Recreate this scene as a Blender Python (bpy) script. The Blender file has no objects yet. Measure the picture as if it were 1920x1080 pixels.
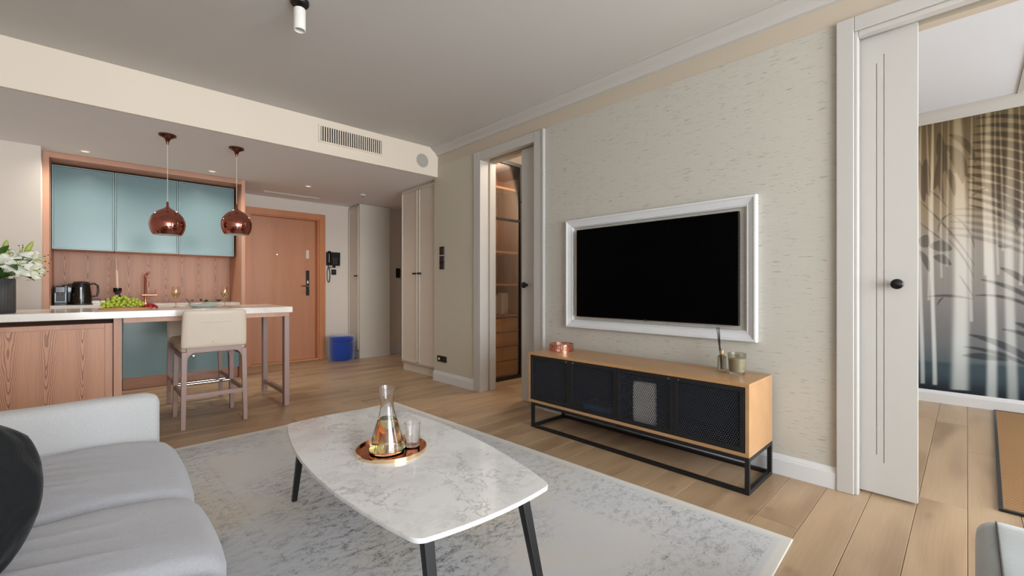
import bpy, bmesh, math, random
import numpy as np
from mathutils import Vector, Matrix
random.seed(7)
PI = math.pi
scene = bpy.context.scene
COL = scene.collection

# ------------------------------------------------------------------ camera
cam = bpy.data.cameras.new('camera')
cam.sensor_width = 36.0
cam.lens = 36.0 * 814.2 / 1920.0
cam.clip_start = 0.02
camo = bpy.data.objects.new('camera', cam)
COL.objects.link(camo)
camo.location = (0, 0, 1.1)
camo.rotation_euler = (PI / 2, 0, -math.radians(43.65))
scene.camera = camo

# ------------------------------------------------------------------ world, daylight, exposure
scene.view_settings.view_transform = 'Standard'
scene.view_settings.look = 'None'
scene.view_settings.gamma = 1.0
scene.view_settings.use_curve_mapping = False
scene.view_settings.exposure = 0.0
wd = bpy.data.worlds.new('world'); scene.world = wd; wd.use_nodes = True
bg = wd.node_tree.nodes['Background']
bg.inputs[0].default_value = (0.72, 0.86, 1.0, 1); bg.inputs[1].default_value = 1.2

def area(name, loc, rot, sx, sy, power, col, spread=PI):
    l = bpy.data.lights.new(name, 'AREA'); l.shape = 'RECTANGLE'; l.size = sx; l.size_y = sy
    l.energy = power; l.color = col; l.spread = spread
    o = bpy.data.objects.new(name, l); COL.objects.link(o); o.location = loc; o.rotation_euler = rot
    return o
# sky light entering the living room windows and the bedroom window (all behind the camera)
area('window_daylight', (0.9, -3.68, 1.42), (PI / 2, 0, 0), 3.8, 2.6, 435, (0.88, 0.945, 1.0))
area('bedroom_daylight', (4.5, -3.68, 1.45), (PI / 2, 0, 0), 2.4, 2.4, 270, (0.88, 0.945, 1.0))

# ------------------------------------------------------------------ helpers
def lin(c):
    r = []
    for v in c[:3]:
        v = v / 255.0
        r.append(v / 12.92 if v <= 0.04045 else ((v + 0.055) / 1.055) ** 2.4)
    return (r[0], r[1], r[2], 1.0)

class NT:
    def __init__(s, name):
        s.m = bpy.data.materials.new(name); s.m.use_nodes = True
        s.t = s.m.node_tree; s.b = s.t.nodes['Principled BSDF']
    def n(s, typ, **kw):
        nd = s.t.nodes.new(typ)
        for k, v in kw.items(): setattr(nd, k, v)
        return nd
    def l(s, a, b): s.t.links.new(a, b)
    def val(s, sock, v):
        if hasattr(v, 'links') or hasattr(v, 'is_output'): s.l(v, sock)
        else: sock.default_value = v
    def math(s, op, a, b=0.0, c=None, clamp=False):
        nd = s.n('ShaderNodeMath', operation=op, use_clamp=clamp)
        s.val(nd.inputs[0], a); s.val(nd.inputs[1], b)
        if c is not None: s.val(nd.inputs[2], c)
        return nd.outputs[0]
    def coord(s, kind='Object'):
        if kind == 'Position': return s.n('ShaderNodeNewGeometry').outputs['Position']
        return s.n('ShaderNodeTexCoord').outputs[kind]
    def mapping(s, v, scale=(1, 1, 1), loc=(0, 0, 0), rot=(0, 0, 0)):
        nd = s.n('ShaderNodeMapping'); s.l(v, nd.inputs['Vector'])
        nd.inputs['Scale'].default_value = scale; nd.inputs['Location'].default_value = loc; nd.inputs['Rotation'].default_value = rot
        return nd.outputs[0]
    def noise(s, v, scale=5, detail=3, rough=0.5, dist=0.0):
        nd = s.n('ShaderNodeTexNoise'); s.l(v, nd.inputs['Vector'])
        nd.inputs['Scale'].default_value = scale; nd.inputs['Detail'].default_value = detail
        nd.inputs['Roughness'].default_value = rough; nd.inputs['Distortion'].default_value = dist
        return nd.outputs['Fac']
    def ramp(s, f, stops):
        nd = s.n('ShaderNodeValToRGB'); s.l(f, nd.inputs[0]); cr = nd.color_ramp
        while len(cr.elements) < len(stops): cr.elements.new(0.5)
        for e, (p, c) in zip(cr.elements, stops):
            e.position = p; e.color = c if len(c) == 4 else (*c, 1)
        return nd.outputs[0]
    def step(s, f, a, b):
        nd = s.n('ShaderNodeMapRange', interpolation_type='SMOOTHSTEP')
        s.l(f, nd.inputs[0]); nd.inputs[1].default_value = a; nd.inputs[2].default_value = b
        return nd.outputs[0]
    def mix(s, f, a, b, blend='MIX'):
        nd = s.n('ShaderNodeMix', data_type='RGBA', blend_type=blend)
        s.val(nd.inputs[0], f); s.val(nd.inputs[6], a); s.val(nd.inputs[7], b)
        return nd.outputs[2]
    def bump(s, h, strength=0.2, dist=0.01):
        nd = s.n('ShaderNodeBump'); nd.inputs['Strength'].default_value = strength; nd.inputs['Distance'].default_value = dist
        s.l(h, nd.inputs['Height']); s.l(nd.outputs[0], s.b.inputs['Normal'])
    def set(s, **kw):
        for k, v in kw.items(): s.val(s.b.inputs[k.replace('_', ' ')], v)
        return s.m

def paint(name, c, rough=0.55, var=0.03, scale=3.0, bump=0.03, bscale=120, metal=0.0, spec=0.5, kind='Object'):
    N = NT(name); co = N.coord(kind)
    a = lin(c); n = N.noise(co, scale, 3)
    col = N.mix(n, [x * (1 - var) for x in a[:3]] + [1], [min(1, x * (1 + var)) for x in a[:3]] + [1])
    N.set(Base_Color=col, Roughness=rough, Metallic=metal, Specular_IOR_Level=spec)
    if bump: N.bump(N.noise(co, bscale, 2), bump, 0.004)
    return N.m

def metalm(name, c, rough=0.12):
    N = NT(name); n = N.noise(N.coord(), 30, 2)
    r = N.math('MULTIPLY_ADD', n, rough * 0.5, rough * 0.75)
    return N.set(Base_Color=lin(c), Metallic=1.0, Roughness=r)

def wood(name, dark, light, along='z', rings=9.0, freq=1.3, stretch=0.12, rough=0.42, kind='Position', rand=False, fibre=0.5, low=0.0):
    N = NT(name); co = N.coord(kind)
    if rand:
        oi = N.n('ShaderNodeObjectInfo'); vm = N.n('ShaderNodeVectorMath', operation='SCALE')
        N.l(oi.outputs['Random'], vm.inputs['Scale']); vm.inputs[0].default_value = (37.0, 53.0, 19.0)
        va = N.n('ShaderNodeVectorMath', operation='ADD'); N.l(co, va.inputs[0]); N.l(vm.outputs[0], va.inputs[1]); co = va.outputs[0]
    sc = {'x': (stretch, 1, 1), 'y': (1, stretch, 1), 'z': (1, 1, stretch)}[along]
    fs = {'x': (0.03, 1, 1), 'y': (1, 0.03, 1), 'z': (1, 1, 0.03)}[along]
    m = N.mapping(co, sc)
    big = N.noise(m, freq * 2.2, 2, 0.45, 0.2)
    ring = N.math('SINE', N.math('MULTIPLY', big, rings * 6.283))
    ring = N.math('MULTIPLY_ADD', ring, 0.5, 0.5)
    fine = N.noise(N.mapping(co, fs), 130, 3, 0.6)
    f = N.math('ADD', N.math('MULTIPLY', ring, 1 - fibre), N.math('MULTIPLY', fine, fibre))
    col = N.ramp(f, [(0.15, lin(dark)), (0.8, lin(light))])
    if low:
        ln = N.noise(N.mapping(co, sc), 4.0, 3)
        hs = N.n('ShaderNodeHueSaturation'); N.l(col, hs.inputs['Color']); N.l(N.math('MULTIPLY_ADD', ln, low, 1 - low * 0.5), hs.inputs['Value']); col = hs.outputs[0]
    if rand:
        kn = N.step(N.noise(N.mapping(co, (.55, 1, 1)), 7.0, 2, .4), .68, .80)
        col = N.mix(N.math('MULTIPLY', kn, .45), col, lin([.72 * q for q in dark]))
        hs = N.n('ShaderNodeHueSaturation'); N.l(col, hs.inputs['Color'])
        N.l(N.math('MULTIPLY_ADD', oi.outputs['Random'], 0.10, 0.95), hs.inputs['Value']); col = hs.outputs[0]
    N.set(Base_Color=col, Roughness=rough)
    N.bump(fine, 0.06, 0.002)
    return N.m

def glassm(name, c=(255, 255, 255), rough=0.0, ior=1.45):
    N = NT(name)
    n = N.noise(N.coord(), 3, 1)
    return N.set(Base_Color=N.mix(n, lin(c), [x * 0.98 for x in lin(c)[:3]] + [1]), Roughness=rough, Transmission_Weight=1.0, IOR=ior)

class MB:
    def __init__(s): s.v = []; s.f = []
    def add(s, vs, fs):
        o = len(s.v); s.v += [tuple(p) for p in vs]; s.f += [tuple(i + o for i in f) for f in fs]; return s
    def box(s, x0, x1, y0, y1, z0, z1):
        return s.add([(x0, y0, z0), (x1, y0, z0), (x1, y1, z0), (x0, y1, z0), (x0, y0, z1), (x1, y0, z1), (x1, y1, z1), (x0, y1, z1)],
                     [(0, 3, 2, 1), (4, 5, 6, 7), (0, 1, 5, 4), (1, 2, 6, 5), (2, 3, 7, 6), (3, 0, 4, 7)])
    def hexa(s, b, t):      # bottom quad, top quad (counter-clockwise)
        return s.add(list(b) + list(t), [(0, 3, 2, 1), (4, 5, 6, 7), (0, 1, 5, 4), (1, 2, 6, 5), (2, 3, 7, 6), (3, 0, 4, 7)])
    def lathe(s, prof, n=32, c=(0, 0), closed=False):
        vs = []; fs = []; rows = []
        for r, z in prof:
            if r < 1e-6: rows.append([len(vs)]); vs.append((c[0], c[1], z))
            else:
                rows.append(list(range(len(vs), len(vs) + n)))
                vs += [(c[0] + r * math.cos(2 * PI * i / n), c[1] + r * math.sin(2 * PI * i / n), z) for i in range(n)]
        pairs = list(zip(rows, rows[1:])) + ([(rows[-1], rows[0])] if closed else [])
        for A, B in pairs:
            for i in range(n):
                j = (i + 1) % n
                if len(A) == 1 and len(B) == 1: continue
                if len(A) == 1: fs.append((A[0], B[j], B[i]))
                elif len(B) == 1: fs.append((A[i], A[j], B[0]))
                else: fs.append((A[i], A[j], B[j], B[i]))
        return s.add(vs, fs)
    def tube(s, pts, r, n=10, cap=True, flat=1.0):
        pts = [Vector(p) for p in pts]; vs = []; fs = []
        t0 = (pts[1] - pts[0]).normalized()
        u = t0.orthogonal().normalized()
        rr = r if isinstance(r, (list, tuple)) else [r] * len(pts)
        for i, p in enumerate(pts):
            a = pts[max(i - 1, 0)]; b = pts[min(i + 1, len(pts) - 1)]
            t = (b - a).normalized(); u = (u - t * u.dot(t)).normalized(); w = t.cross(u)
            vs += [p + (u * math.cos(2 * PI * k / n) + w * math.sin(2 * PI * k / n) * flat) * rr[i] for k in range(n)]
        for i in range(len(pts) - 1):
            for k in range(n):
                m = (k + 1) % n
                fs.append((i * n + k, i * n + m, (i + 1) * n + m, (i + 1) * n + k))
        if cap: fs += [tuple(range(n - 1, -1, -1)), tuple(range((len(pts) - 1) * n, len(pts) * n))]
        return s.add(vs, fs)
    def prism(s, poly, z0, z1):
        n = len(poly)
        return s.add([(x, y, z0) for x, y in poly] + [(x, y, z1) for x, y in poly],
                     [tuple(range(n - 1, -1, -1)), tuple(range(n, 2 * n))] + [(i, (i + 1) % n, n + (i + 1) % n, n + i) for i in range(n)])
    def extrude(s, prof, p0, p1, ax):     # prof: list of 2-D points in the plane normal to axis ax ('x' -> (y,z), 'y' -> (x,z))
        n = len(prof)
        def P(a, q): return (q, a[0], a[1]) if ax == 'x' else (a[0], q, a[1])
        return s.add([P(a, p0) for a in prof] + [P(a, p1) for a in prof],
                     [tuple(range(n)), tuple(range(2 * n - 1, n - 1, -1))] + [((i + 1) % n, i, n + i, n + (i + 1) % n) for i in range(n)])
    def xf(s, M, start=0):
        s.v = s.v[:start] + [tuple(M @ Vector(p)) for p in s.v[start:]]; return s
    def build(s, name, mat, parent=None, loc=(0, 0, 0), rotz=0, smooth=False, bevel=0, seg=2, kind=None, weld=False):
        me = bpy.data.meshes.new(name); me.from_pydata(s.v, [], s.f)
        bm = bmesh.new(); bm.from_mesh(me)
        if weld: bmesh.ops.remove_doubles(bm, verts=bm.verts, dist=1e-5)
        bmesh.ops.recalc_face_normals(bm, faces=bm.faces); bm.to_mesh(me); bm.free()
        return link(name, me, mat, parent, loc, rotz, smooth, bevel, seg, kind)

def link(name, me, mat, parent=None, loc=(0, 0, 0), rotz=0, smooth=False, bevel=0, seg=2, kind=None):
    if mat and not me.materials: me.materials.append(mat)
    if smooth:
        for p in me.polygons: p.use_smooth = True
        if smooth != 'full': me.set_sharp_from_angle(angle=math.radians(40))
    o = bpy.data.objects.new(name, me); COL.objects.link(o)
    o.location = loc; o.rotation_euler = (0, 0, rotz)
    if parent: o.parent = parent
    if bevel:
        b = o.modifiers.new('bevel', 'BEVEL'); b.width = bevel; b.segments = seg; b.limit_method = 'ANGLE'; b.angle_limit = math.radians(35)
    if kind: o['kind'] = kind
    return o

def tag(o, label, cat, group=None):
    o['label'] = label; o['category'] = cat
    if group: o['group'] = group
    return o
def thing(name, label, cat, loc=(0, 0, 0), rotz=0, group=None):
    o = bpy.data.objects.new(name, None); o.empty_display_size = 0.1; COL.objects.link(o)
    o.location = loc; o.rotation_euler = (0, 0, rotz)
    return tag(o, label, cat, group)
def box(*a): return MB().box(*a)
def copy_tree(o, parent=None):
    c = o.copy(); COL.objects.link(c); c.parent = parent
    for ch in list(o.children): copy_tree(ch, c)
    return c
def softbox(x0, x1, y0, y1, z0, z1, r, n=16, fn=None, m=None):
    """rounded box with a fine grid; fn(p, normal) may move points"""
    bm = bmesh.new(); bmesh.ops.create_cube(bm, size=2)
    bmesh.ops.subdivide_edges(bm, edges=bm.edges, cuts=n, use_grid_fill=True)
    c = Vector(((x0 + x1) / 2, (y0 + y1) / 2, (z0 + z1) / 2)); h = Vector(((x1 - x0) / 2, (y1 - y0) / 2, (z1 - z0) / 2))
    for v in bm.verts:
        # concentrate grid lines at edges a little
        q = [math.copysign(abs(t) ** 0.8, t) for t in v.co]
        p = Vector((q[0] * h.x, q[1] * h.y, q[2] * h.z))
        i = Vector([max(-(h[k] - min(r, h[k])), min(h[k] - min(r, h[k]), p[k])) for k in range(3)])
        d = p - i
        if d.length > 1e-9:
            nn = Vector([d[k] / min(r, h[k]) for k in range(3)]); nn.normalize()
            p = i + Vector([nn[k] * min(r, h[k]) for k in range(3)])
            nrm = nn
        else: nrm = Vector((0, 0, 1))
        p = p + c
        if fn: p = fn(p, nrm)
        v.co = p
    me = bpy.data.meshes.new('soft'); bm.to_mesh(me); bm.free()
    return me
def hexpanel(a0, a1, b0, b1, pitch, hole):
    """perforated sheet in 2-D: returns verts (a, b) and faces; every cell is a ring round its hole"""
    vs = []; fs = []; R = pitch / math.sqrt(3); rows = int((b1 - b0) / (1.5 * R)) + 1; cols = int((a1 - a0) / pitch) + 1
    for j in range(rows):
        for i in range(cols):
            ca = a0 + (i + (0.5 if j % 2 else 0)) * pitch; cb = b0 + j * 1.5 * R
            o = len(vs)
            for k in range(6):
                t = PI / 6 + k * PI / 3; vs.append((min(max(ca + R * math.cos(t), a0), a1), min(max(cb + R * math.sin(t), b0), b1)))
            for k in range(6):
                t = PI / 6 + k * PI / 3; vs.append((min(max(ca + hole * math.cos(t), a0), a1), min(max(cb + hole * math.sin(t), b0), b1)))
            fs += [(o + k, o + (k + 1) % 6, o + 6 + (k + 1) % 6, o + 6 + k) for k in range(6)]
    return vs, fs
def bez(p0, p1, p2, n=10):
    p0, p1, p2 = Vector(p0), Vector(p1), Vector(p2)
    return [p0 * (1 - t) ** 2 + p1 * 2 * t * (1 - t) + p2 * t * t for t in [i / n for i in range(n + 1)]]

# ------------------------------------------------------------------ materials
M = {}
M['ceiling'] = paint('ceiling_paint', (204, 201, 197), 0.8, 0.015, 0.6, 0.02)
M['lowceil'] = paint('low_ceiling_light_tint', (236, 234, 235), 0.8, 0.015, 0.6, 0.02)  # bulkhead paint again, tinted lighter and cooler to offset warm light off the floor
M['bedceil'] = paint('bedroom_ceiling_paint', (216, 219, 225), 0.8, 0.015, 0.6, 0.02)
M['bulk'] = paint('bulkhead_paint', (232, 218, 201), 0.75, 0.015, 0.6, 0.02)
M['wall'] = paint('wall_paint', (222, 211, 200), 0.75, 0.02, 1.0, 0.03)
M['trim'] = paint('white_trim', (187, 184, 179), 0.38, 0.01, 2, 0.01)
M['frieze'] = paint('frieze_paint', (188, 176, 158), 0.6, 0.015, 1, 0.02)
M['basewhite'] = paint('baseboard_white', (212, 213, 214), 0.4, 0.01, 2, 0.01)
M['greige'] = paint('greige_lacquer', (206, 197, 184), 0.42, 0.012, 2, 0.01)
M['black'] = paint('black_plastic', (16, 16, 17), 0.35, 0.1, 20, 0.02)
M['blackmetal'] = paint('black_powder_coat', (18, 19, 21), 0.45, 0.1, 60, 0.05, 400)
M['blackgloss'] = paint('black_gloss', (12, 12, 13), 0.12, 0.1, 10, 0)
M['mesh'] = paint('perforated_steel', (46, 50, 58), 0.4, 0.08, 60, 0.03, 400)
M['darkvoid'] = paint('dark_interior', (9, 9, 10), 0.8, 0.1, 10, 0)
M['white'] = paint('white_plastic', (235, 232, 226), 0.4, 0.01, 10, 0)
M['chrome'] = metalm('chrome', (225, 225, 228), 0.08)
M['steel'] = metalm('brushed_steel', (130, 130, 132), 0.35)
M['copper'] = metalm('polished_copper', (178, 112, 98), 0.05)
M['darkcopper'] = metalm('smoked_copper', (112, 74, 66), 0.08)
M['roseg'] = metalm('rose_gold', (224, 160, 138), 0.15)
M['traycopper'] = metalm('tray_copper', (216, 120, 72), 0.07)
M['gold'] = metalm('pale_gold_rim', (240, 214, 176), 0.2)
M['oakfloor'] = wood('oak_floor', (148, 121, 94), (178, 151, 120), 'x', 2.5, 1.4, 0.22, 0.36, 'Position', True, 0.45, 0.22)
M['joint'] = paint('floor_joint', (120, 94, 66), 0.8, 0.1, 10, 0)
def cathedral(name, dark, light, period=.17, off=.03):
    N = NT(name); co = N.coord('Position'); sp = N.n('ShaderNodeSeparateXYZ'); N.l(co, sp.inputs[0])
    x, z = sp.outputs[0], sp.outputs[2]
    w1 = N.noise(N.mapping(co, (1, 1, .35)), 9, 3, .55)
    w2 = N.noise(N.mapping(co, (1, 1, .12)), 3.0, 2)
    xx = N.math('ADD', x, N.math('MULTIPLY_ADD', w2, .10, off))
    u = N.math('PINGPONG', xx, period / 2)
    rr = N.math('SQRT', N.math('ADD', N.math('MULTIPLY', u, u), .00012))
    ph = N.math('SUBTRACT', N.math('MULTIPLY', z, 26.0), N.math('MULTIPLY', rr, 330.0))
    ph = N.math('ADD', ph, N.math('MULTIPLY', w1, 16.0))
    ln = N.math('SINE', N.math('MULTIPLY', ph, 2.2))
    core = N.math('SUBTRACT', 1.0, N.step(u, period * .10, period * .36))
    ln = N.math('MULTIPLY', N.step(ln, .1, .95), N.math('MULTIPLY_ADD', core, .62, .16))
    fine = N.noise(N.mapping(co, (1, 1, .03)), 150, 3, .65)
    f = N.math('ADD', ln, N.math('MULTIPLY_ADD', fine, .5, -.12), clamp=True)
    N.set(Base_Color=N.mix(f, lin(light), lin(dark)), Roughness=.42); N.bump(fine, .06, .002)
    return N.m
M['ash'] = cathedral('stained_ash', (146, 98, 74), (208, 154, 122))
M['ashplain'] = wood('stained_ash_plain', (180, 130, 104), (204, 154, 126), 'z', 3, 1.6, 0.1, 0.42, 'Position', False, 0.7)
M['ashx'] = wood('stained_ash_horizontal', (172, 122, 96), (198, 148, 120), 'x', 3, 1.6, 0.1, 0.42, 'Position', False, 0.7)
M['doorwood'] = wood('entry_door_veneer', (186, 126, 92), (204, 146, 110), 'z', 3, 1.4, 0.06, 0.35, 'Position', False, 0.75)
M['framewood'] = wood('entry_frame_veneer', (190, 122, 80), (208, 142, 98), 'z', 3, 1.4, 0.06, 0.35, 'Position', False, 0.75)
M['stoolwood'] = paint('mauve_stained_wood', (160, 132, 124), 0.4, 0.06, 12, 0.05, 200)
M['oakcab'] = wood('console_oak', (170, 128, 86), (190, 148, 104), 'y', 3, 1.5, 0.08, 0.35, 'Position', False, 0.75)
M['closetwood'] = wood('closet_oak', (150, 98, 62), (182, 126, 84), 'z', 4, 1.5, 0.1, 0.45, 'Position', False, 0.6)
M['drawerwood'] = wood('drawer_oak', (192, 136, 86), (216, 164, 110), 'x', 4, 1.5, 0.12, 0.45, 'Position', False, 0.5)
M['teal'] = paint('teal_glass_front', (112, 140, 144), 0.22, 0.04, 1.5, 0)
M['tealframe'] = paint('teal_frame', (128, 154, 158), 0.3, 0.03, 4, 0)
M['leather'] = paint('beige_leather', (214, 198, 180), 0.45, 0.03, 8, 0.12, 350)
M['screen'] = paint('tv_screen', (2, 2, 3), 0.25, 0.1, 3, 0, spec=0.04)
M['velvetblue'] = None
M['pleather'] = M['leather']

def fabric(name, c, var=0.12, scale=260, rough=0.95, sheen=0.3, big=0.05, bump=0.25):
    N = NT(name); co = N.coord()
    f = N.noise(co, scale, 4, 0.7); b = N.noise(co, 3.5, 3)
    a = lin(c)
    col = N.mix(f, [x * (1 - var) for x in a[:3]] + [1], [min(1, x * (1 + var)) for x in a[:3]] + [1])
    col = N.mix(N.math('MULTIPLY', b, big * 2), col, [x * 0.6 for x in a[:3]] + [1])
    N.set(Base_Color=col, Roughness=rough, Sheen_Weight=sheen, Specular_IOR_Level=0.2)
    N.bump(f, bump, 0.003)
    return N.m
M['sofa'] = fabric('light_grey_boucle', (172, 173, 180), .2, 170, bump=.6)
M['sofaarm'] = fabric('pale_grey_weave', (190, 189, 189), .2, 190, bump=.6)
M['pillow'] = fabric('black_velvet', (14, 16, 18), 0.4, 90, 0.75, 0.12, 0.1, .6)
M['velvetblue'] = fabric('blue_velvet', (12, 58, 150), 0.2, 120, 0.7, 0.8, 0.1)
M['velvetgrey'] = fabric('grey_green_velvet', (126, 132, 130), 0.12, 120, 0.75, 0.7, 0.12)
M['petal'] = paint('lily_petal', (238, 238, 220), 0.5, 0.04, 10, 0.02)
M['leaf'] = paint('lily_leaf', (66, 104, 40), 0.4, 0.2, 12, 0.05)
M['bud'] = paint('lily_bud', (178, 190, 84), 0.5, 0.12, 20, 0)
M['stamen'] = paint('stamen', (60, 30, 24), 0.7, 0.1, 20, 0)
M['vase'] = paint('charcoal_ceramic', (70, 68, 68), 0.6, 0.06, 14, 0.05)
M['grape'] = paint('green_grape', (186, 200, 62), 0.25, 0.16, 30, 0)
M['redgrape'] = paint('red_berry', (176, 30, 44), 0.25, 0.2, 30, 0)
M['glass'] = glassm('clear_glass')
M['smoke'] = glassm('amber_glass', (250, 244, 230))
M['wine'] = glassm('pale_wine', (253, 238, 176), 0, 1.33)
M['wax'] = paint('cream_wax', (224, 218, 198), 0.5, 0.03, 8, 0)
M['smokeglass'] = glassm('smoked_glass', (214, 210, 198))
M['porcelain'] = paint('porcelain', (238, 238, 234), 0.2, 0.01, 6, 0)
M['sage'] = fabric('sage_linen', (176, 186, 166), 0.08, 300, 0.9, 0.2)
M['darkleaf'] = paint('dark_eucalyptus', (42, 54, 40), 0.5, 0.15, 20, 0)
M['candle'] = paint('taupe_candle', (204, 178, 160), 0.5, 0.03, 8, 0)

def marble(name, base, vein, scale=2.2, rough=0.12, wide=0.035, warm=None):
    N = NT(name); co = N.coord('Position')
    w = N.n('ShaderNodeTexNoise'); N.l(co, w.inputs['Vector']); w.inputs['Scale'].default_value = scale * 1.6; w.inputs['Detail'].default_value = 5; w.inputs['Roughness'].default_value = 0.6
    vs = N.n('ShaderNodeVectorMath', operation='MULTIPLY_ADD'); N.l(w.outputs['Color'], vs.inputs[0]); vs.inputs[1].default_value = (0.55, 0.55, 0.55); N.l(co, vs.inputs[2])
    n1 = N.noise(vs.outputs[0], scale, 4, 0.55)
    d1 = N.math('ABSOLUTE', N.math('SUBTRACT', n1, 0.5))
    v1 = N.math('SUBTRACT', 1.0, N.step(d1, 0.0, wide))
    n2 = N.noise(vs.outputs[0], scale * 2.3, 4, 0.6)
    d2 = N.math('ABSOLUTE', N.math('SUBTRACT', n2, 0.47))
    v2 = N.math('MULTIPLY', N.math('SUBTRACT', 1.0, N.step(d2, 0.0, wide * 0.8)), 0.55)
    msk = N.step(N.noise(co, scale * 0.9, 2), 0.38, 0.62)
    f = N.math('MULTIPLY', N.math('MAXIMUM', v1, v2), N.math('MULTIPLY_ADD', msk, 0.75, 0.15))
    cl = N.noise(vs.outputs[0], scale * 1.2, 3)
    bcol = N.mix(N.step(cl, 0.4, 0.75), lin(base), lin([0.93 * x for x in base]))
    col = N.mix(N.math('MULTIPLY', f, 0.75), bcol, lin(vein))
    N.set(Base_Color=col, Roughness=rough)
    return N.m
M['marble'] = marble('white_marble', (232, 232, 232), (168, 164, 162), 3.1, .07, .026)
M['quartz'] = marble('warm_white_quartz', (238, 230, 220), (206, 190, 172), 1.4, 0.14, 0.05)

def wallpaper(name, base, dash, amount):
    N = NT(name); co = N.coord('Position')
    w = N.noise(co, 1.2, 2)
    m = N.mapping(co, (1, 13, 165), (0, 0, 0))
    wig = N.n('ShaderNodeTexNoise'); N.l(co, wig.inputs['Vector']); wig.inputs['Scale'].default_value = 9
    va = N.n('ShaderNodeVectorMath', operation='MULTIPLY_ADD'); N.l(wig.outputs['Color'], va.inputs[0]); va.inputs[1].default_value = (0, 0.6, 2.2); N.l(m, va.inputs[2])
    d = N.noise(va.outputs[0], 1.0, 2, 0.55)
    cl = N.noise(co, 2.6, 2)
    th = N.math('MULTIPLY_ADD', cl, -0.10, 0.685)
    k = N.math('SUBTRACT', d, th)
    f = N.math('MULTIPLY', N.step(k, 0.0, 0.035), amount)
    sil = N.noise(N.mapping(co, (1, 3, 60)), 3.0, 3)
    b = N.mix(sil, lin([x * 0.97 for x in base]), lin([min(255, x * 1.025) for x in base]))
    col = N.mix(f, b, lin(dash))
    N.set(Base_Color=col, Roughness=0.7, Specular_IOR_Level=0.3)
    N.bump(N.math('ADD', sil, N.math('MULTIPLY', f, -0.6)), 0.12, 0.002)
    return N.m
M['wallpaper'] = wallpaper('dashed_wallpaper', (188, 184, 174), (138, 133, 122), 0.7)
M['wallplain'] = wallpaper('plain_wallpaper', (194, 188, 172), (178, 171, 154), 0.35)

def rugmat(W, L):
    N = NT('distressed_rug'); co = N.coord('Object')
    sp = N.n('ShaderNodeSeparateXYZ'); N.l(co, sp.inputs[0]); x, y = sp.outputs[0], sp.outputs[1]
    ex = N.math('SUBTRACT', W / 2, N.math('ABSOLUTE', x)); ey = N.math('SUBTRACT', L / 2, N.math('ABSOLUTE', y))
    e = N.math('MINIMUM', ex, ey)                      # distance from the rug's edge
    def band(a, b, s=0.006):
        return N.math('MULTIPLY', N.step(e, a - s, a + s), N.math('SUBTRACT', 1.0, N.step(e, b - s, b + s)))
    # ornaments: rosettes and scrolls from folded coordinates, worn away in patches
    wob = N.noise(co, 30, 3)
    def tri(v, p): return N.math('ABSOLUTE', N.math('SUBTRACT', N.math('PINGPONG', v, p), p * 0.5))
    tx, ty = tri(x, 0.165), tri(y, 0.165)
    r = N.math('SQRT', N.math('ADD', N.math('MULTIPLY', tx, tx), N.math('MULTIPLY', ty, ty)))
    ros = N.math('SINE', N.math('ADD', N.math('MULTIPLY', r, 190.0), N.math('MULTIPLY', wob, 5.0)))
    dia = N.math('SINE', N.math('ADD', N.math('MULTIPLY', N.math('ADD', tx, ty), 150.0), N.math('MULTIPLY', wob, 5.0)))
    orn = N.math('MAXIMUM', N.step(ros, .3, .9), N.math('MULTIPLY', N.step(dia, .5, .95), .8))
    speck = N.step(N.noise(co, 150, 3, 0.75), 0.46, 0.60)
    smear = N.noise(N.mapping(co, (1, 1.9, 1)), 17, 5, 0.7, 0.5)
    wear = N.noise(co, 2.3, 3, 0.6)
    inb = N.math('MULTIPLY', N.step(e, .055, .075), N.math('SUBTRACT', 1.0, N.step(N.math('ADD', e, N.math('MULTIPLY_ADD', wear, .5, -.25)), .30, .52)))
    lines = N.math('ADD', N.math('ADD', band(0.062, 0.072), band(0.10, 0.108)), N.math('ADD', band(0.335, 0.345), band(0.39, 0.40)))
    cx, cy = N.math('DIVIDE', x, .62), N.math('DIVIDE', y, .95)
    med = N.math('SUBTRACT', 1.0, N.step(N.math('ADD', N.math('SQRT', N.math('ADD', N.math('MULTIPLY', cx, cx), N.math('MULTIPLY', cy, cy))), N.math('MULTIPLY_ADD', wear, .9, -.45)), .65, 1.1))
    zone = N.math('MAXIMUM', N.math('MULTIPLY', inb, N.math('MULTIPLY_ADD', N.step(wear, .38, .60), .55, .22)), med)
    body = N.math('MAXIMUM', N.math('MULTIPLY', orn, .7), N.step(smear, .47, .60))
    f = N.math('MULTIPLY', N.math('MULTIPLY', zone, N.math('MULTIPLY_ADD', speck, .75, .25)), N.math('MULTIPLY', body, N.math('MULTIPLY_ADD', N.step(smear, .38, .60), .85, .15)))
    f = N.math('ADD', f, N.math('MULTIPLY', N.math('MULTIPLY', lines, N.step(smear, 0.42, 0.58)), N.math('MULTIPLY', speck, 0.45)), clamp=True)
    tint = N.noise(co, 1.1, 2)
    base = N.ramp(tint, [(0.3, lin((198, 199, 203))), (0.5, lin((207, 207, 208))), (0.70, lin((212, 201, 182)))])
    fine = N.noise(co, 420, 3, 0.7)
    base = N.mix(N.math('MULTIPLY', fine, 0.22), base, lin((165, 165, 167)))
    edge = N.math('SUBTRACT', 1.0, N.step(e, 0.03, 0.045))
    base = N.mix(edge, base, lin((212, 209, 202)))
    col = N.mix(N.math('MULTIPLY', f, 0.92), base, lin((70, 70, 74)))
    N.set(Base_Color=col, Roughness=0.95, Specular_IOR_Level=0.15, Sheen_Weight=0.15)
    N.bump(fine, 0.3, 0.003)
    return N.m

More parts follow.
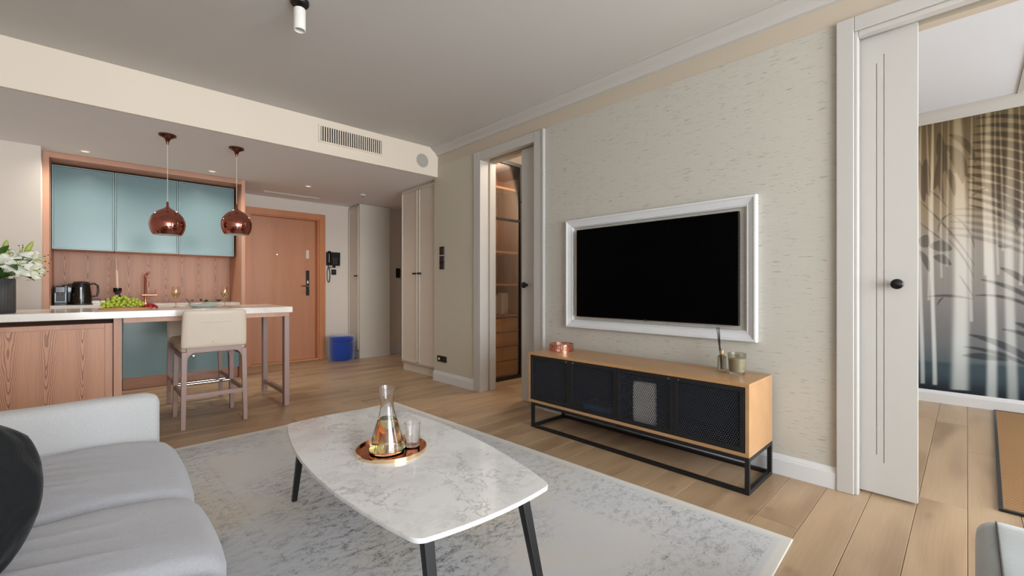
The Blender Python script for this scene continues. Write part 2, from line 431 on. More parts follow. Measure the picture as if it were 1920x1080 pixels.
# ------------------------------------------------------------------ dimensions of the place
XW = 2.93          # face of the television wall
ZC = 2.752         # main ceiling
ZB = 2.417         # dropped ceiling over kitchen and hall
XL = -1.15         # left wall
YW = -3.4          # window wall
YB = 4.35          # face of the bulkhead
XF = 5.85          # mural wall of the next room

def struct(o): o['kind'] = 'structure'; return o

# floor: base with one oak plank after another
floor = struct(box(XL - .1, XF + .1, YW - .1, 7.3, -0.08, -0.016).build('floor', M['joint']))
pl = MB(); c = 0.0016; d = 0.178 / 2 - 0.0008
pl.v = [(0, -d, -0.014), (1, -d, -0.014), (1, d, -0.014), (0, d, -0.014),
        (0.0004, -d, -c), (0.9996, -d, -c), (0.9996, d, -c), (0.0004, d, -c),
        (0.0012, -d + c, 0), (0.9988, -d + c, 0), (0.9988, d - c, 0), (0.0012, d - c, 0)]
pl.f = [(0, 3, 2, 1), (8, 9, 10, 11)] + [(i, (i + 1) % 4, 4 + (i + 1) % 4, 4 + i) for i in range(4)] + [(4 + i, 4 + (i + 1) % 4, 8 + (i + 1) % 4, 8 + i) for i in range(4)]
plank0 = None
k = int((YW - 0.266) / 0.178) - 1
while True:
    yc = 0.266 + k * 0.178; k += 1
    if yc > 7.2: break
    if yc < YW: continue
    x0, x1 = XL, (XF if yc < 2.4 else (4.6 if yc < 7.0 else 3.0))
    x = x0 - random.uniform(0.1, 1.9)
    while x < x1:
        L = random.uniform(1.7, 2.2); a, b = max(x, x0), min(x + L, x1)
        if b - a > 0.02:
            if plank0 is None: plank0 = pl.build('plank', M['oakfloor'], floor); o = plank0
            else: o = plank0.copy(); COL.objects.link(o)
            o.location = (a, yc, 0); o.scale = (b - a - 0.0012, 1, 1)
        x += L

# ceilings
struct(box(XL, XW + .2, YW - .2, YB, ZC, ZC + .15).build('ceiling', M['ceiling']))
struct(box(XL, XW, YB, YB + .03, ZB, ZC + .15).build('ceiling_bulkhead', M['bulk']))
bulk = MB(); bulk.box(XL, XW, YB + .03, 7.3, ZB, ZC + .15).box(XW, 4.8, 4.42, 7.3, ZB, ZC + .15)
struct(bulk.build('ceiling_kitchen', M['lowceil']))
struct(box(XW + .2, XF + .2, YW - .2, 2.6, 2.80, 2.95).build('ceiling_bedroom', M['bedceil']))
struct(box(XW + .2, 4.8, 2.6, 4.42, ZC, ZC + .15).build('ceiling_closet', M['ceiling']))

# walls
OP = 2.45
wr = MB()
wr.box(XW, XW + .2, 3.556, 4.42, 0, ZC)
for a, b in ((XW, XW + .04), (XW + .13, XW + .2)):
    wr.box(a, b, 0.40, 2.76, 0, ZC)
    wr.box(a, b, 2.76, 3.556, OP, ZC)
    wr.box(a, b, -1.25, 0.40, OP, ZC)
wr.box(XW, XW + .2, YW, -1.25, 0, ZC)
wall_right = struct(wr.build('wall_right', M['frieze']))
box(XW - .004, XW, 0.49, 2.645, 0.0, 2.54).build('wallpaper', M['wallpaper'], wall_right)
box(XW - .004, XW, 3.645, 4.42, 0.0, 2.54).build('wallpaper', M['wallplain'], wall_right)
struct(box(XL - .15, XL, YW, 5.93, 0, ZC).build('wall_left', M['wall']))
struct(box(XL - .15, -.382, 5.93, 7.15, 0, ZC).build('wall_kitchen', M['wall']))
wb = MB(); wb.box(-.382, 1.53, 6.95, 7.15, 0, ZB).box(2.49, 3.2, 6.95, 7.15, 0, ZB).box(1.53, 2.49, 6.95, 7.15, 2.165, ZB).box(1.4, 2.6, 7.15, 7.2, 0, ZB)
struct(wb.build('wall_back', M['wall']))
struct(box(3.47, 4.7, 6.62, 6.95, 0, ZB).build('wall_hall', M['wall']))
struct(box(4.6, 4.75, 2.5, 6.7, 0, ZC).build('wall_hall_end', M['wall']))
struct(box(3.13, 4.6, 4.25, 4.42, 0, ZC).build('wall_closet_back', M['wall']))
struct(box(3.13, 4.6, 2.45, 2.55, 0, ZC).build('wall_closet_side', M['wall']))
# window wall behind the camera
ww = MB()
ww.box(XL - .15, -.75, YW - .2, YW, 0, ZC).box(2.55, 3.45, YW - .2, YW, 0, ZC).box(5.55, XF + .15, YW - .2, YW, 0, 2.8)
ww.box(-.75, 2.55, YW - .2, YW, 2.55, ZC).box(3.45, 5.55, YW - .2, YW, 2.55, 2.8).box(3.45, 5.55, YW - .2, YW, 0, .3)
struct(ww.build('wall_window', M['wall']))
def window(n, x0, x1, z0, z1, parts):
    w = MB(); t = .06
    w.box(x0, x1, YW - .14, YW - .08, z0, z0 + t).box(x0, x1, YW - .14, YW - .08, z1 - t, z1)
    for i in range(parts + 1):
        xx = x0 + (x1 - x0 - t) * i / parts; w.box(xx, xx + t, YW - .14, YW - .08, z0 + t, z1 - t)
    return struct(w.build('window_%d' % n, M['white']))
window(1, -.75, 2.55, 0.02, 2.55, 3)
window(2, 3.45, 5.55, 0.30, 2.55, 2)

# crown moulding, frieze lines
cr = MB()
prof = [(XW, 2.66), (XW, ZC), (XW - .105, ZC), (XW - .105, ZC - .012), (XW - .088, ZC - .016), (XW - .082, ZC - .028), (XW - .05, ZC - .045), (XW - .03, ZC - .066), (XW - .022, ZC - .085), (XW - .012, 2.664)]
cr.extrude(prof, YW, YB, 'y')
struct(cr.build('trim_1', M['trim'], smooth=True))

# baseboards
def baseb(name, y0, y1, x, h=.118):
    b = MB(); b.extrude([(x, 0), (x, h), (x - .006, h), (x - .010, h - .012), (x - .013, h - .02), (x - .013, h - .026), (x - .018, h - .03), (x - .018, 0)], y0, y1, 'y')
    return struct(b.build(name, M['basewhite']))
baseb('baseboard_right', 0.492, 2.64, XW - .004)
baseb('baseboard_right_2', 3.65, 4.42, XW - .004)
baseb('baseboard_mural', YW, 2.5, XF, .115)
b = MB(); b.box(3.47, 4.6, 6.605, 6.62, 0, .11); struct(b.build('baseboard_hall', M['basewhite']))

# door casings
def casing(name, boxes, mat=None, bev=.004):
    b = MB()
    for q in boxes: b.box(*q)
    return struct(b.build(name, mat or M['trim'], bevel=bev))
casing('trim_2', [(XW - .022, XW, 3.556, 3.648, 0, 2.54)])
casing('trim_3', [(XW - .022, XW, 2.655, 2.76, 0, 2.54), (XW - .03, XW, 2.632, 2.655, 0, 2.54)])
casing('trim_4', [(XW - .020, XW, 2.76, 3.556, OP, 2.54)])
casing('trim_5', [(XW - .022, XW + .09, 3.535, 3.5555, 0, OP - .002), (XW + .115, XW + .2, 3.535, 3.5555, 0, OP - .002)])
casing('trim_6', [(XW - .028, XW, .415, .492, 0, 2.54), (XW - .016, XW + .04, .3995, .415, 0, 2.462)])
casing('trim_7', [(XW - .028, XW, -1.3, .415, 2.462, 2.54), (XW - .016, XW + .04, -1.3, .3994, 2.436, 2.4618)])

# sliding door between living room and bedroom: grooved leaf
def grooved_leaf(y0, y1, g, x0=2.99, x1=3.03, zb=.012, zt=2.445):
    m = MB(); w = .004; dp = .005
    m.box(x0 + dp, x1, y0, y1, zb, zt)
    edges = sorted(g, key=lambda q: q[0])
    cur = y0
    for (gy, a, b_) in edges:
        m.box(x0, x0 + dp, cur, gy, zb, zt)
        m.box(x0, x0 + dp, gy, gy + w, zb, a).box(x0, x0 + dp, gy, gy + w, b_, zt)
        cur = gy + w
    m.box(x0, x0 + dp, cur, y1, zb, zt)
    return m
def knob(parent, x, y, z, r=.027, mat=None):
    m = MB(); m.lathe([(0, 0), (.013, 0), (.013, .014), (.010, .02), (.010, .03), (r * .9, .034), (r, .042), (r * .93, .052), (r * .6, .057), (0, .058)], 24)
    m.xf(Matrix.Translation((x, y, z)) @ Matrix.Rotation(-PI / 2, 4, 'Y'))
    return m.build('knob', mat or M['blackgloss'], parent, smooth=True)
door2 = struct(grooved_leaf(0.172, 1.08, [(.300, .18, 2.33), (.330, .217, 2.29)]).build('door_2', M['trim']))
knob(door2, 2.99, .247, 1.12)
# sliding door of the closet
door1 = struct(grooved_leaf(2.1, 2.999, [(2.90, .3, 2.1)][:0]).build('door_1', M['trim']))
knob(door1, 2.99, 2.925, 1.128, .03)
for z in (1.94, 1.07):
    MB().tube([(2.995, 2.995, z), (2.995, 3.02, z)], .008, 8).build('bolt', M['black'], door1)

# entry door with frame
ed = struct(box(1.535, 2.485, 7.06, 7.11, .012, 2.16).build('door_3', M['doorwood']))
fr = MB(); fr.box(2.485, 2.575, 6.925, 6.95, 0, 2.24).box(1.445, 1.535, 6.925, 6.95, 0, 2.24).box(1.535, 2.485, 6.925, 6.95, 2.155, 2.24)
fr.box(2.465, 2.489, 6.95, 7.055, 0, 2.16).box(1.531, 1.555, 6.95, 7.055, 0, 2.16).box(1.555, 2.465, 6.95, 7.055, 2.14, 2.164)
fr.build('door_frame', M['framewood'], ed)
box(1.55, 2.47, 6.93, 7.06, .0005, .012).build('threshold', M['drawerwood'], ed)
lp = box(2.328, 2.375, 7.045, 7.06, .985, 1.37).build('lock_plate', M['blackgloss'], ed, bevel=.004)
MB().tube([(2.351, 7.045, 1.13), (2.351, 7.0, 1.13), (2.33, 6.985, 1.13), (2.235, 6.985, 1.13)], .011, 10).build('lever', M['chrome'], lp, smooth=True)
box(2.34, 2.363, 7.04, 7.045, 1.17, 1.21).build('card_reader', M['chrome'], lp)
box(2.33, 2.372, 7.05, 7.06, 1.555, 1.685).build('notice_plate', M['wax'], ed, bevel=.002)
pe = MB(); pe.lathe([(0, 0), (.016, 0), (.014, .006), (0, .008)], 16); pe.xf(Matrix.Translation((1.93, 7.06, 1.60)) @ Matrix.Rotation(PI / 2, 4, 'X')); pe.build('peephole', M['chrome'], ed)

# ------------------------------------------------------------------ next room: mural wall
def mural():
    ys = np.concatenate([np.arange(2.45, .6, -.02), np.arange(.6, -.9, -.005), np.arange(-.9, -1.8001, -.02)])
    zs = np.arange(.115, 2.70, .006)
    Y, Z = np.meshgrid(ys, zs)
    U = (0.33 - Y) / .68 * 198.0            # the print's own grid: 0..198 for the stretch opposite the door
    V = 237 + (2.69 - Z) / 2.578 * 491
    Uf = np.where(U < -10, -20 - U, U); Uf = np.where(Uf > 330, 660 - Uf, Uf)
    rng = np.random.RandomState(3)
    def ss(a, b, x): t = np.clip((x - a) / (b - a), 0, 1); return t * t * (3 - 2 * t)
    def L(c): return np.array(lin(c)[:3])
    stops = [(230, (88, 74, 48)), (330, (128, 104, 72)), (400, (160, 140, 112)), (470, (164, 157, 148)), (560, (152, 149, 146)), (640, (124, 128, 132)), (680, (92, 106, 114))]
    col = np.zeros(Y.shape + (3,))
    vv = [s[0] for s in stops]; cc = np.array([L(s[1]) for s in stops])
    for i in range(3): col[..., i] = np.interp(V, vv, cc[:, i])
    # leaves printed behind the folds
    ink = np.zeros(Y.shape)
    def blade(p0, p1, w, bend=0.0, dens=0.8):
        p0 = np.array(p0, float); p1 = np.array(p1, float); dd = p1 - p0; n = np.array([-dd[1], dd[0]]); ln = np.hypot(*dd); n /= ln
        t = ((Uf - p0[0]) * dd[0] + (V - p0[1]) * dd[1]) / ln ** 2
        s_ = (Uf - p0[0]) * n[0] + (V - p0[1]) * n[1] - bend * 4 * t * (1 - t)
        hw = w * np.sqrt(np.clip(np.sin(np.clip(t, 0, 1) * math.pi), 0, 1)) * (1.15 - .5 * np.abs(t - .45))
        a = np.where((t > 0) & (t < 1), ss(1.2, -1.2, np.abs(s_) - hw), 0) * dens
        np.maximum(ink, a, out=ink)
    def line(p0, p1, w=1.2, bend=0., dens=.7):
        blade(p0, p1, w, bend, dens)
    for i in range(12):         # big frond, upper right
        f = i / 11.0
        blade((112 - 30 * f + 40 * (f > .6) * (f - .6), 243 + 150 * f), (262, 292 + 200 * f), 3.4 + 2.4 * math.sin(3 * f), -13, .9)
    for (a, b_, w, be) in [((42, 255), (58, 330), 9, 3), ((48, 285), (30, 360), 8, -4), ((15, 300), (22, 370), 9, 3), ((52, 280), (95, 340), 8, -8), ((62, 300), (88, 355), 7, -6), ((60, 262), (112, 320), 6, -10), ((40, 300), (50, 380), 5, 2), ((55, 320), (72, 375), 6, -4), ((0, 300), (12, 380), 8, 0), ((70, 330), (110, 352), 3, -4)]:
        blade(a, b_, w, be, .72)
    for (a, b_, w, be) in [((0, 345), (60, 395), 1.6, -4), ((0, 376), (110, 500), 1.8, -6), ((0, 416), (58, 460), 1.4, 0), ((40, 440), (70, 405), 2, -10), ((70, 410), (110, 470), 1.8, -8), ((60, 452), (108, 520), 1.6, -4), ((80, 515), (108, 555), 1.5, 0), ((18, 556), (108, 560), 2.2, -4), ((38, 572), (52, 556), 1.6, -2), ((100, 380), (178, 366), 2, -8), ((130, 364), (172, 412), 6, -5), ((168, 372), (184, 448), 6, -4), ((175, 366), (250, 420), 5, -12)]:
        blade(a, b_, w, be, .7)
    for i in range(5): blade((70 - 4 * i, 398 + 11 * i), (240, 450 + 14 * i), 3.2, -12, .5)
    for (a, b_, w) in [((0, 448), (22, 462), 11), ((2, 470), (22, 510), 6), ((22, 462), (68, 470), 9), ((30, 482), (66, 498), 7)]: blade(a, b_, w, -3, .72)
    for (a, b_, w, be) in [((150, 468), (178, 470), 3.2, 0), ((155, 505), (215, 545), 5, -4), ((120, 525), (240, 580), 3.6, -9), ((110, 553), (250, 600), 2.6, -16), ((98, 622), (250, 690), 5.5, -12), ((88, 644), (230, 680), 3.4, -8), ((86, 660), (170, 662), 5, -2), ((158, 610), (250, 640), 3.4, -6), ((180, 598), (240, 628), 4.5, -4)]:
        blade(a, b_, w, be, .78)
    inkc = np.zeros(col.shape)
    ic = np.array([L(c) for c in ((44, 36, 22), (62, 50, 36), (66, 66, 66), (48, 54, 60))])
    for i in range(3): inkc[..., i] = np.interp(V, [240, 360, 470, 660], ic[:, i])
    # dark water line
    wl = ss(672, 678, V + .03 * (U - 60))
    deep = ss(690, 728, V)[..., None]
    sea = (1 - deep) * L((70, 88, 98)) + deep * L((30, 40, 48))
    col = col * (1 - wl[..., None]) + sea * wl[..., None]
    col = col * (1 - ink[..., None]) + inkc * ink[..., None]
    # pale folds of the printed curtain
    light = np.zeros(Y.shape); lower = 0
    folds = [(6, 4, .8, 715), (22, 2.6, .5, 560), (31, 4, .95, 716), (50, 2.6, .4, 520), (62, 3, .4, 500), (84, 14, .95, 722), (106, 3, .5, 600), (128, 3, .5, 520), (139, 8, .95, 732), (152, 2.5, .4, 520), (160, 2.5, .4, 480), (175, 8, .7, 736), (192, 3, .5, 540), (208, 7, .8, 736), (222, 3, .4, 540), (242, 10, .9, 730), (262, 4, .5, 560), (285, 9, .9, 730), (310, 6, .7, 725)]
    for (u0, w, a, ve) in folds:
        w2 = w * np.interp(V, [230, 420, 720], [.55, .95, 1.15]); uu = u0 + 2.5 * np.sin(V / 90 + u0) + np.interp(V, [230, 700], [-4, 0])
        light += a * np.exp(-((Uf - uu) / w2) ** 4) * ss(ve + 1, ve - 2, V + .04 * (U - 90))
    fine = .5 + .5 * np.sin(Uf * 1.9 + 3 * np.sin(Uf * .31)) * np.sin(Uf * .43 + 1)
    light = np.clip(light * 1.05 + .16 * fine * ss(600, 460, V), 0, 1)
    lc = np.zeros(col.shape); l3 = np.array([L(c) for c in ((150, 134, 100), (214, 196, 168), (226, 222, 214), (216, 222, 222), (176, 186, 186))])
    for i in range(3): lc[..., i] = np.interp(V, [235, 350, 480, 640, 725], l3[:, i])
    col = col * .80
    k = (light * (1 - .45 * ink) * .86)[..., None]
    col = col * (1 - k) + lc * k
    ny, nz = len(ys), len(zs)
    vs = np.stack([np.full(Y.shape, XF - .003), Y, Z], -1).reshape(-1, 3)
    idx = np.arange(ny * nz).reshape(nz, ny)
    q = np.stack([idx[:-1, :-1], idx[:-1, 1:], idx[1:, 1:], idx[1:, :-1]], -1).reshape(-1, 4)
    me = bpy.data.meshes.new('mural')
    me.vertices.add(len(vs)); me.vertices.foreach_set('co', vs.ravel())
    me.loops.add(q.size); me.loops.foreach_set('vertex_index', q.ravel())
    me.polygons.add(len(q)); me.polygons.foreach_set('loop_start', np.arange(0, q.size, 4)); me.polygons.foreach_set('loop_total', np.full(len(q), 4))
    me.update()
    at = me.color_attributes.new('print', 'FLOAT_COLOR', 'POINT')
    at.data.foreach_set('color', np.concatenate([col.reshape(-1, 3), np.ones((len(vs), 1))], 1).astype(np.float32).ravel())
    N = NT('mural_print'); a = N.n('ShaderNodeVertexColor', layer_name='print')
    N.set(Base_Color=a.outputs[0], Roughness=.7, Specular_IOR_Level=.25); N.bump(N.noise(N.coord(), 250, 2), .05, .002)
    return me, N.m
wall_far = struct(box(XF, XF + .15, YW, 2.6, 0, 2.8).build('wall_mural', M['wall']))
me, mm = mural(); link('mural_wallpaper', me, mm, wall_far)
struct(box(XW + .2, XF, 2.5, 2.6, 0, 2.8).build('wall_bedroom_side', M['wall']))
cr = MB(); cr.extrude([(XF, 2.69), (XF, 2.80), (XF - .07, 2.80), (XF - .07, 2.788), (XF - .055, 2.782), (XF - .03, 2.76), (XF - .02, 2.74), (XF - .014, 2.69)], YW, 2.5, 'y')
struct(cr.build('trim_8', M['trim'], smooth=True))
cr = MB(); cr.box(4.6, XF - .07, -.335, -.30, 2.79, 2.80)
struct(cr.build('trim_9', M['trim']))

# flat woven rug in the next room
N = NT('woven_jute'); co = N.coord('Object'); sp = N.n('ShaderNodeSeparateXYZ'); N.l(co, sp.inputs[0])
st = N.math('SINE', N.math('MULTIPLY_ADD', sp.outputs[0], 260.0, N.math('MULTIPLY', N.noise(co, 14, 2), 0.5)))
col = N.ramp(N.math('MULTIPLY_ADD', st, .5, .5), [(.12, lin((70, 44, 24))), (.5, lin((150, 106, 62))), (.9, lin((186, 144, 92)))])
N.set(Base_Color=col, Roughness=.9); N.bump(st, .5, .004); M['jute'] = N.m
jr = thing('jute_rug', 'brown woven flat rug with black binding on the floor beyond the sliding door', 'rug', (4.5, -.85, 0), math.radians(-1.2))
box(-1.28, 1.28, -.70, .70, .0008, .010).build('weave', M['jute'], jr)
bd = MB(); bd.box(-1.30, 1.30, .70, .715, .0008, .012).box(-1.30, 1.30, -.715, -.70, .0008, .012).box(-1.30, -1.28, -.70, .70, .0008, .012).box(1.28, 1.30, -.70, .70, .0008, .012)
bd.build('binding', M['black'], jr)

# ------------------------------------------------------------------ closet seen through the narrow doorway
cw = thing('closet_wardrobe', 'oak wardrobe with shelves and drawers behind black framed glass', 'wardrobe', (3.16, 3.79, 0))
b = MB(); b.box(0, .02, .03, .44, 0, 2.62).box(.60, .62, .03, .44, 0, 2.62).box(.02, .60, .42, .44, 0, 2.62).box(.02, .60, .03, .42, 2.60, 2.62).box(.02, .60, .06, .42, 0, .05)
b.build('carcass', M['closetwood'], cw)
for z in (2.30, 1.53, 1.14, .765):
    box(.02, .60, .05, .42, z - .012, z + .012).build('shelf', M['drawerwood'], cw)
for i in range(4):
    z = .055 + i * .172
    o = box(.024, .596, .045, .40, z, z + .161).build('drawer', M['drawerwood'], cw, bevel=.003)
b = MB(); b.box(0, .03, 0, .028, 0, 2.62).box(.595, .625, 0, .028, 0, 2.62).box(.03, .595, 0, .028, 0, .04).box(.03, .595, 0, .028, 2.58, 2.62).box(.03, .595, 0, .028, 1.905, 1.93)
b.build('door_frame', M['blackmetal'], cw)
N = NT('pane_glass'); tr = N.n('ShaderNodeBsdfTransparent'); gl = N.n('ShaderNodeBsdfGlossy'); gl.inputs['Roughness'].default_value = .03
fn = N.n('ShaderNodeFresnel'); fn.inputs[0].default_value = 1.4; mx = N.n('ShaderNodeMixShader'); N.l(fn.outputs[0], mx.inputs[0]); N.l(tr.outputs[0], mx.inputs[1]); N.l(gl.outputs[0], mx.inputs[2])
tr.inputs[0].default_value = (.95, .92, .88, 1)
N.l(mx.outputs[0], N.t.nodes['Material Output'].inputs['Surface']); M['pane'] = N.m
box(.03, .595, .012, .016, .04, 1.905).build('pane', M['pane'], cw)
box(.03, .595, .012, .016, 1.93, 2.58).build('pane', M['pane'], cw)
# folded things on the drawer top
for (nm, lab, x, y, w, h, dpt, rz, mt) in [('paper_bag', 'white paper bag leaning inside the closet above the drawers', 3.66, 4.02, .16, .26, .09, .25, 'white'), ('storage_box', 'taupe storage box on the drawers inside the closet', 3.40, 4.06, .24, .24, .20, -.1, 'candle')]:
    o = MB(); o.hexa([(-w / 2, -dpt / 2, 0), (w / 2, -dpt / 2, 0), (w / 2, dpt / 2, 0), (-w / 2, dpt / 2, 0)], [(-w / 2 + .03, -dpt / 3, h), (w / 2 + .03, -dpt / 3, h), (w / 2 + .03, dpt / 3, h), (-w / 2 + .03, dpt / 3, h)])
    t = tag(o.build(nm, M[mt], None, (x, y, .778), rz, bevel=.004), lab, 'bag' if 'bag' in nm else 'box')
# closet ceiling lamp
cl = thing('closet_lamp', 'round flush ceiling lamp inside the closet', 'lamp', (3.75, 3.2, ZC))
MB().lathe([(0, -.03), (.10, -.03), (.11, -.02), (.11, 0), (0, 0)], 24).build('diffuser', M['white'], cl, smooth=True)
l = bpy.data.lights.new('closet_lamp_light', 'POINT'); l.energy = 36; l.color = (1, .85, .68); l.shadow_soft_size = .08
o = bpy.data.objects.new('closet_lamp_light', l); COL.objects.link(o); o.parent = cl; o.location = (0, 0, -.10)

# ------------------------------------------------------------------ hall: tall cupboards
def bead_door(parent, name, y0, y1, z0, z1, x, mat=None, flip=1):
    """shaker leaf facing -x with a thin raised bead round the panel"""
    m = MB(); m.box(x, x + .02, y0, y1, z0, z1)
    e = .022
    for (a, b_, c_, d_) in ((y0 + e, y0 + e + .014, z0 + e, z1 - e), (y1 - e - .014, y1 - e, z0 + e, z1 - e)):
        m.box(x - .012, x, a, b_, c_, d_)
    m.box(x - .012, x, y0 + e, y1 - e, z0 + e, z0 + e + .014).box(x - .012, x, y0 + e, y1 - e, z1 - e - .014, z1 - e)
    return m.build(name, mat or M['greige'], parent, bevel=.002)
tw = thing('tall_wardrobe', 'tall greige built-in cupboard with two beaded doors beside the light switches', 'wardrobe')
b = MB(); b.box(2.99, 3.55, 4.425, 5.275, .105, 2.412).box(3.0, 3.55, 4.425, 5.275, .0005, .105)
b.build('body', M['greige'], tw)
for i, (a, b_) in enumerate(((4.43, 4.842), (4.846, 5.27))):
    dr = bead_door(tw, 'door', a, b_, .115, 2.39, 2.968)
    knob(dr, 2.968, 4.79 if i == 0 else 4.90, 1.285, .012, M['blackmetal'])
hc = thing('hall_cupboard', 'narrow greige cupboard with one knob in the hall corner by the entry door', 'cupboard')
box(2.975, 3.465, 6.555, 6.948, .0005, 2.412).build('body', M['greige'], hc)
dr = bead_door(hc, 'door', 6.56, 6.945, .10, 2.40, 2.955); knob(dr, 2.955, 6.62, 1.29, .012, M['blackmetal'])
box(2.955, 2.975, 6.555, 6.948, .0005, .095).build('plinth', M['basewhite'], hc)
box(2.952, 3.465, 6.535, 6.555, .0005, 2.412).build('side_panel', M['greige'], hc)
ls = thing('corridor_switch', 'black switch plate half hidden behind the tall cupboard edge', 'switch', (3.66, 6.62, 1.33))
box(-.04, .04, -.01, 0, -.06, .10).build('plate', M['black'], ls, bevel=.002)

# light switches and sockets
def plate(name, lab, cat, y0, y1, z0, z1, n, horiz=False, grp=None):
    t = thing(name, lab, cat, (XW - .004, (y0 + y1) / 2, (z0 + z1) / 2))
    w, h = (y1 - y0) / 2, (z1 - z0) / 2
    box(-.008, 0, -w, w, -h, h).build('frame', M['blackgloss'], t, bevel=.002)
    for i in range(n):
        if horiz: a, b_, c_, d_ = -w + 2 * w * i / n + .008, -w + 2 * w * (i + 1) / n - .008, -h + .01, h - .01
        else: a, b_, c_, d_ = -w + .012, w - .012, -h + 2 * h * i / n + .01, -h + 2 * h * (i + 1) / n - .01
        box(-.012, -.008, a, b_, c_, d_).build('rocker' if cat == 'switch' else 'insert', M['black'], t, bevel=.001)
    return t
plate('light_switch', 'single black switch above the double one on the wall by the closet casing', 'switch', 4.205, 4.30, 1.49, 1.585, 1)
plate('light_switch', 'double black switch, lower of the two on the wall by the closet casing', 'switch', 4.205, 4.30, 1.32, 1.475, 2)
so = plate('wall_socket', 'black double socket low on the wall above the baseboard', 'socket', 4.165, 4.345, .232, .302, 2, True)
m = MB(); m.lathe([(0, 0), (.014, 0), (.014, .004), (0, .004)], 14); m.xf(Matrix.Translation((-.012, .045, 0)) @ Matrix.Rotation(-PI / 2, 4, 'Y')); m.build('plug_cover', M['white'], so)

# wall telephone
ph = thing('wall_telephone', 'black corded telephone hung on the wall beside the entry door', 'telephone', (2.70, 6.95, 1.565))
m = MB(); m.hexa([(-.11, -.03, -.11), (.105, -.03, -.11), (.105, 0, -.11), (-.11, 0, -.11)], [(-.11, -.05, .10), (.10, -.05, .10), (.10, 0, .10), (-.11, 0, .10)]); m.build('base', M['black'], ph, bevel=.006)
me = softbox(-.105, -.05, -.085, -.04, -.10, .115, .02, 6); link('handset', me, M['blackgloss'], ph, smooth='full')
for i in range(3):
    for j in range(4):
        box(-.012 + i * .024, .004 + i * .024, -.045, -.035, -.085 + j * .026, -.068 + j * .026).build('key', M['vase'], ph)
pts = [(-.075, -.02, -.11)] + [(-.075 + .022 * math.cos(t), -.02, -.26 + .115 * math.sin(t)) for t in np.linspace(PI * .55, -PI * 1.45, 24)] + [(-.03, -.012, -.14)]
MB().tube(pts, .006, 8).build('cord', M['black'], ph, smooth=True)
ws = thing('telephone_socket', 'black square socket plate under the wall telephone', 'socket', (2.715, 6.95, 1.35))
box(-.04, .035, -.01, 0, -.04, .045).build('plate', M['black'], ws, bevel=.002); box(-.012, .01, -.014, -.01, -.005, .02).build('insert', M['vase'], ws)
ws2 = thing('telephone_socket', 'small black connector plate directly below the telephone base', 'socket', (2.715, 6.95, 1.437))
box(-.025, .025, -.012, 0, -.016, .016).build('plate', M['black'], ws2, bevel=.002)

# blue pouf
pf = thing('velvet_pouf', 'round deep blue velvet pouf with pleated side by the entry door', 'pouf', (2.70, 6.62, 0))
R0 = .185; m = MB(); vs = []; n = 96; prof = [(.94, .002), (1, .02), (1.01, .15), (1, .26), (.985, .275)]
for (r, z) in prof:
    for i in range(n):
        rr = R0 * r * (1 + .014 * math.cos(i * 2 * PI / n * 24) * (1 if .02 < z < .27 else .4)); vs.append((rr * math.cos(2 * PI * i / n), rr * math.sin(2 * PI * i / n), z))
fs = [(j * n + i, j * n + (i + 1) % n, (j + 1) * n + (i + 1) % n, (j + 1) * n + i) for j in range(4) for i in range(n)] + [tuple(range(n - 1, -1, -1))]
m.add(vs, fs); m.build('pleated_side', M['velvetblue'], pf, smooth='full')
MB().lathe([(0, .275), (R0 * .985, .275), (R0 * 1.02, .29), (R0 * 1.02, .335), (R0 * .97, .362), (R0 * .7, .374), (0, .376)], 48).build('cushion_top', M['velvetblue'], pf, smooth='full')

# ------------------------------------------------------------------ bulkhead and ceiling fittings
av = thing('air_vent', 'white wall grille with dark vertical slots in the ceiling step', 'vent', (1.886, YB, 2.607))
box(-.318, .318, -.004, -.001, -.072, .072).build('backing', M['darkvoid'], av)
m = MB(); m.box(-.335, .335, -.014, -.001, .072, .086).box(-.335, .335, -.014, -.001, -.086, -.072).box(-.335, -.318, -.014, -.001, -.072, .072).box(.318, .335, -.014, -.001, -.072, .072)
m.build('frame', M['bulk'], av, bevel=.002)
sl = None
for i in range(28):
    x = -.318 + (i + .5) * .636 / 28
    if sl is None: sl = box(-.005, .005, -.012, -.004, -.072, .072).build('slat', M['bulk'], av); o = sl
    else: o = sl.copy(); COL.objects.link(o)
    o.location = (x, 0, 0)
sk = thing('wall_speaker', 'round flush loudspeaker grille near the end of the ceiling step', 'speaker', (2.717, YB, 2.574))
m = MB(); m.lathe([(0, 0), (.078, 0), (.078, .004), (.072, .007), (0, .007)], 32); m.xf(Matrix.Rotation(PI / 2, 4, 'X')); m.build('grille', paint('speaker_cloth', (176, 170, 160), .9, .06, 300, .3, 700), sk)
lv = thing('ceiling_diffuser', 'slim white linear air slot in the ceiling above the entry door', 'vent', (1.99, 6.60, ZB))
m = MB(); m.box(-.37, .37, -.045, -.03, -.006, -.0005).box(-.37, .37, .03, .045, -.006, -.0005).box(-.37, -.355, -.03, .03, -.006, -.0005).box(.355, .37, -.03, .03, -.006, -.0005); m.build('frame', M['white'], lv)
box(-.355, .355, -.03, .03, -.003, -.0005).build('slot', M['darkvoid'], lv)
for yy in (-.012, .012): box(-.355, .355, yy - .006, yy + .006, -.006, -.003).build('slat', M['white'], lv)
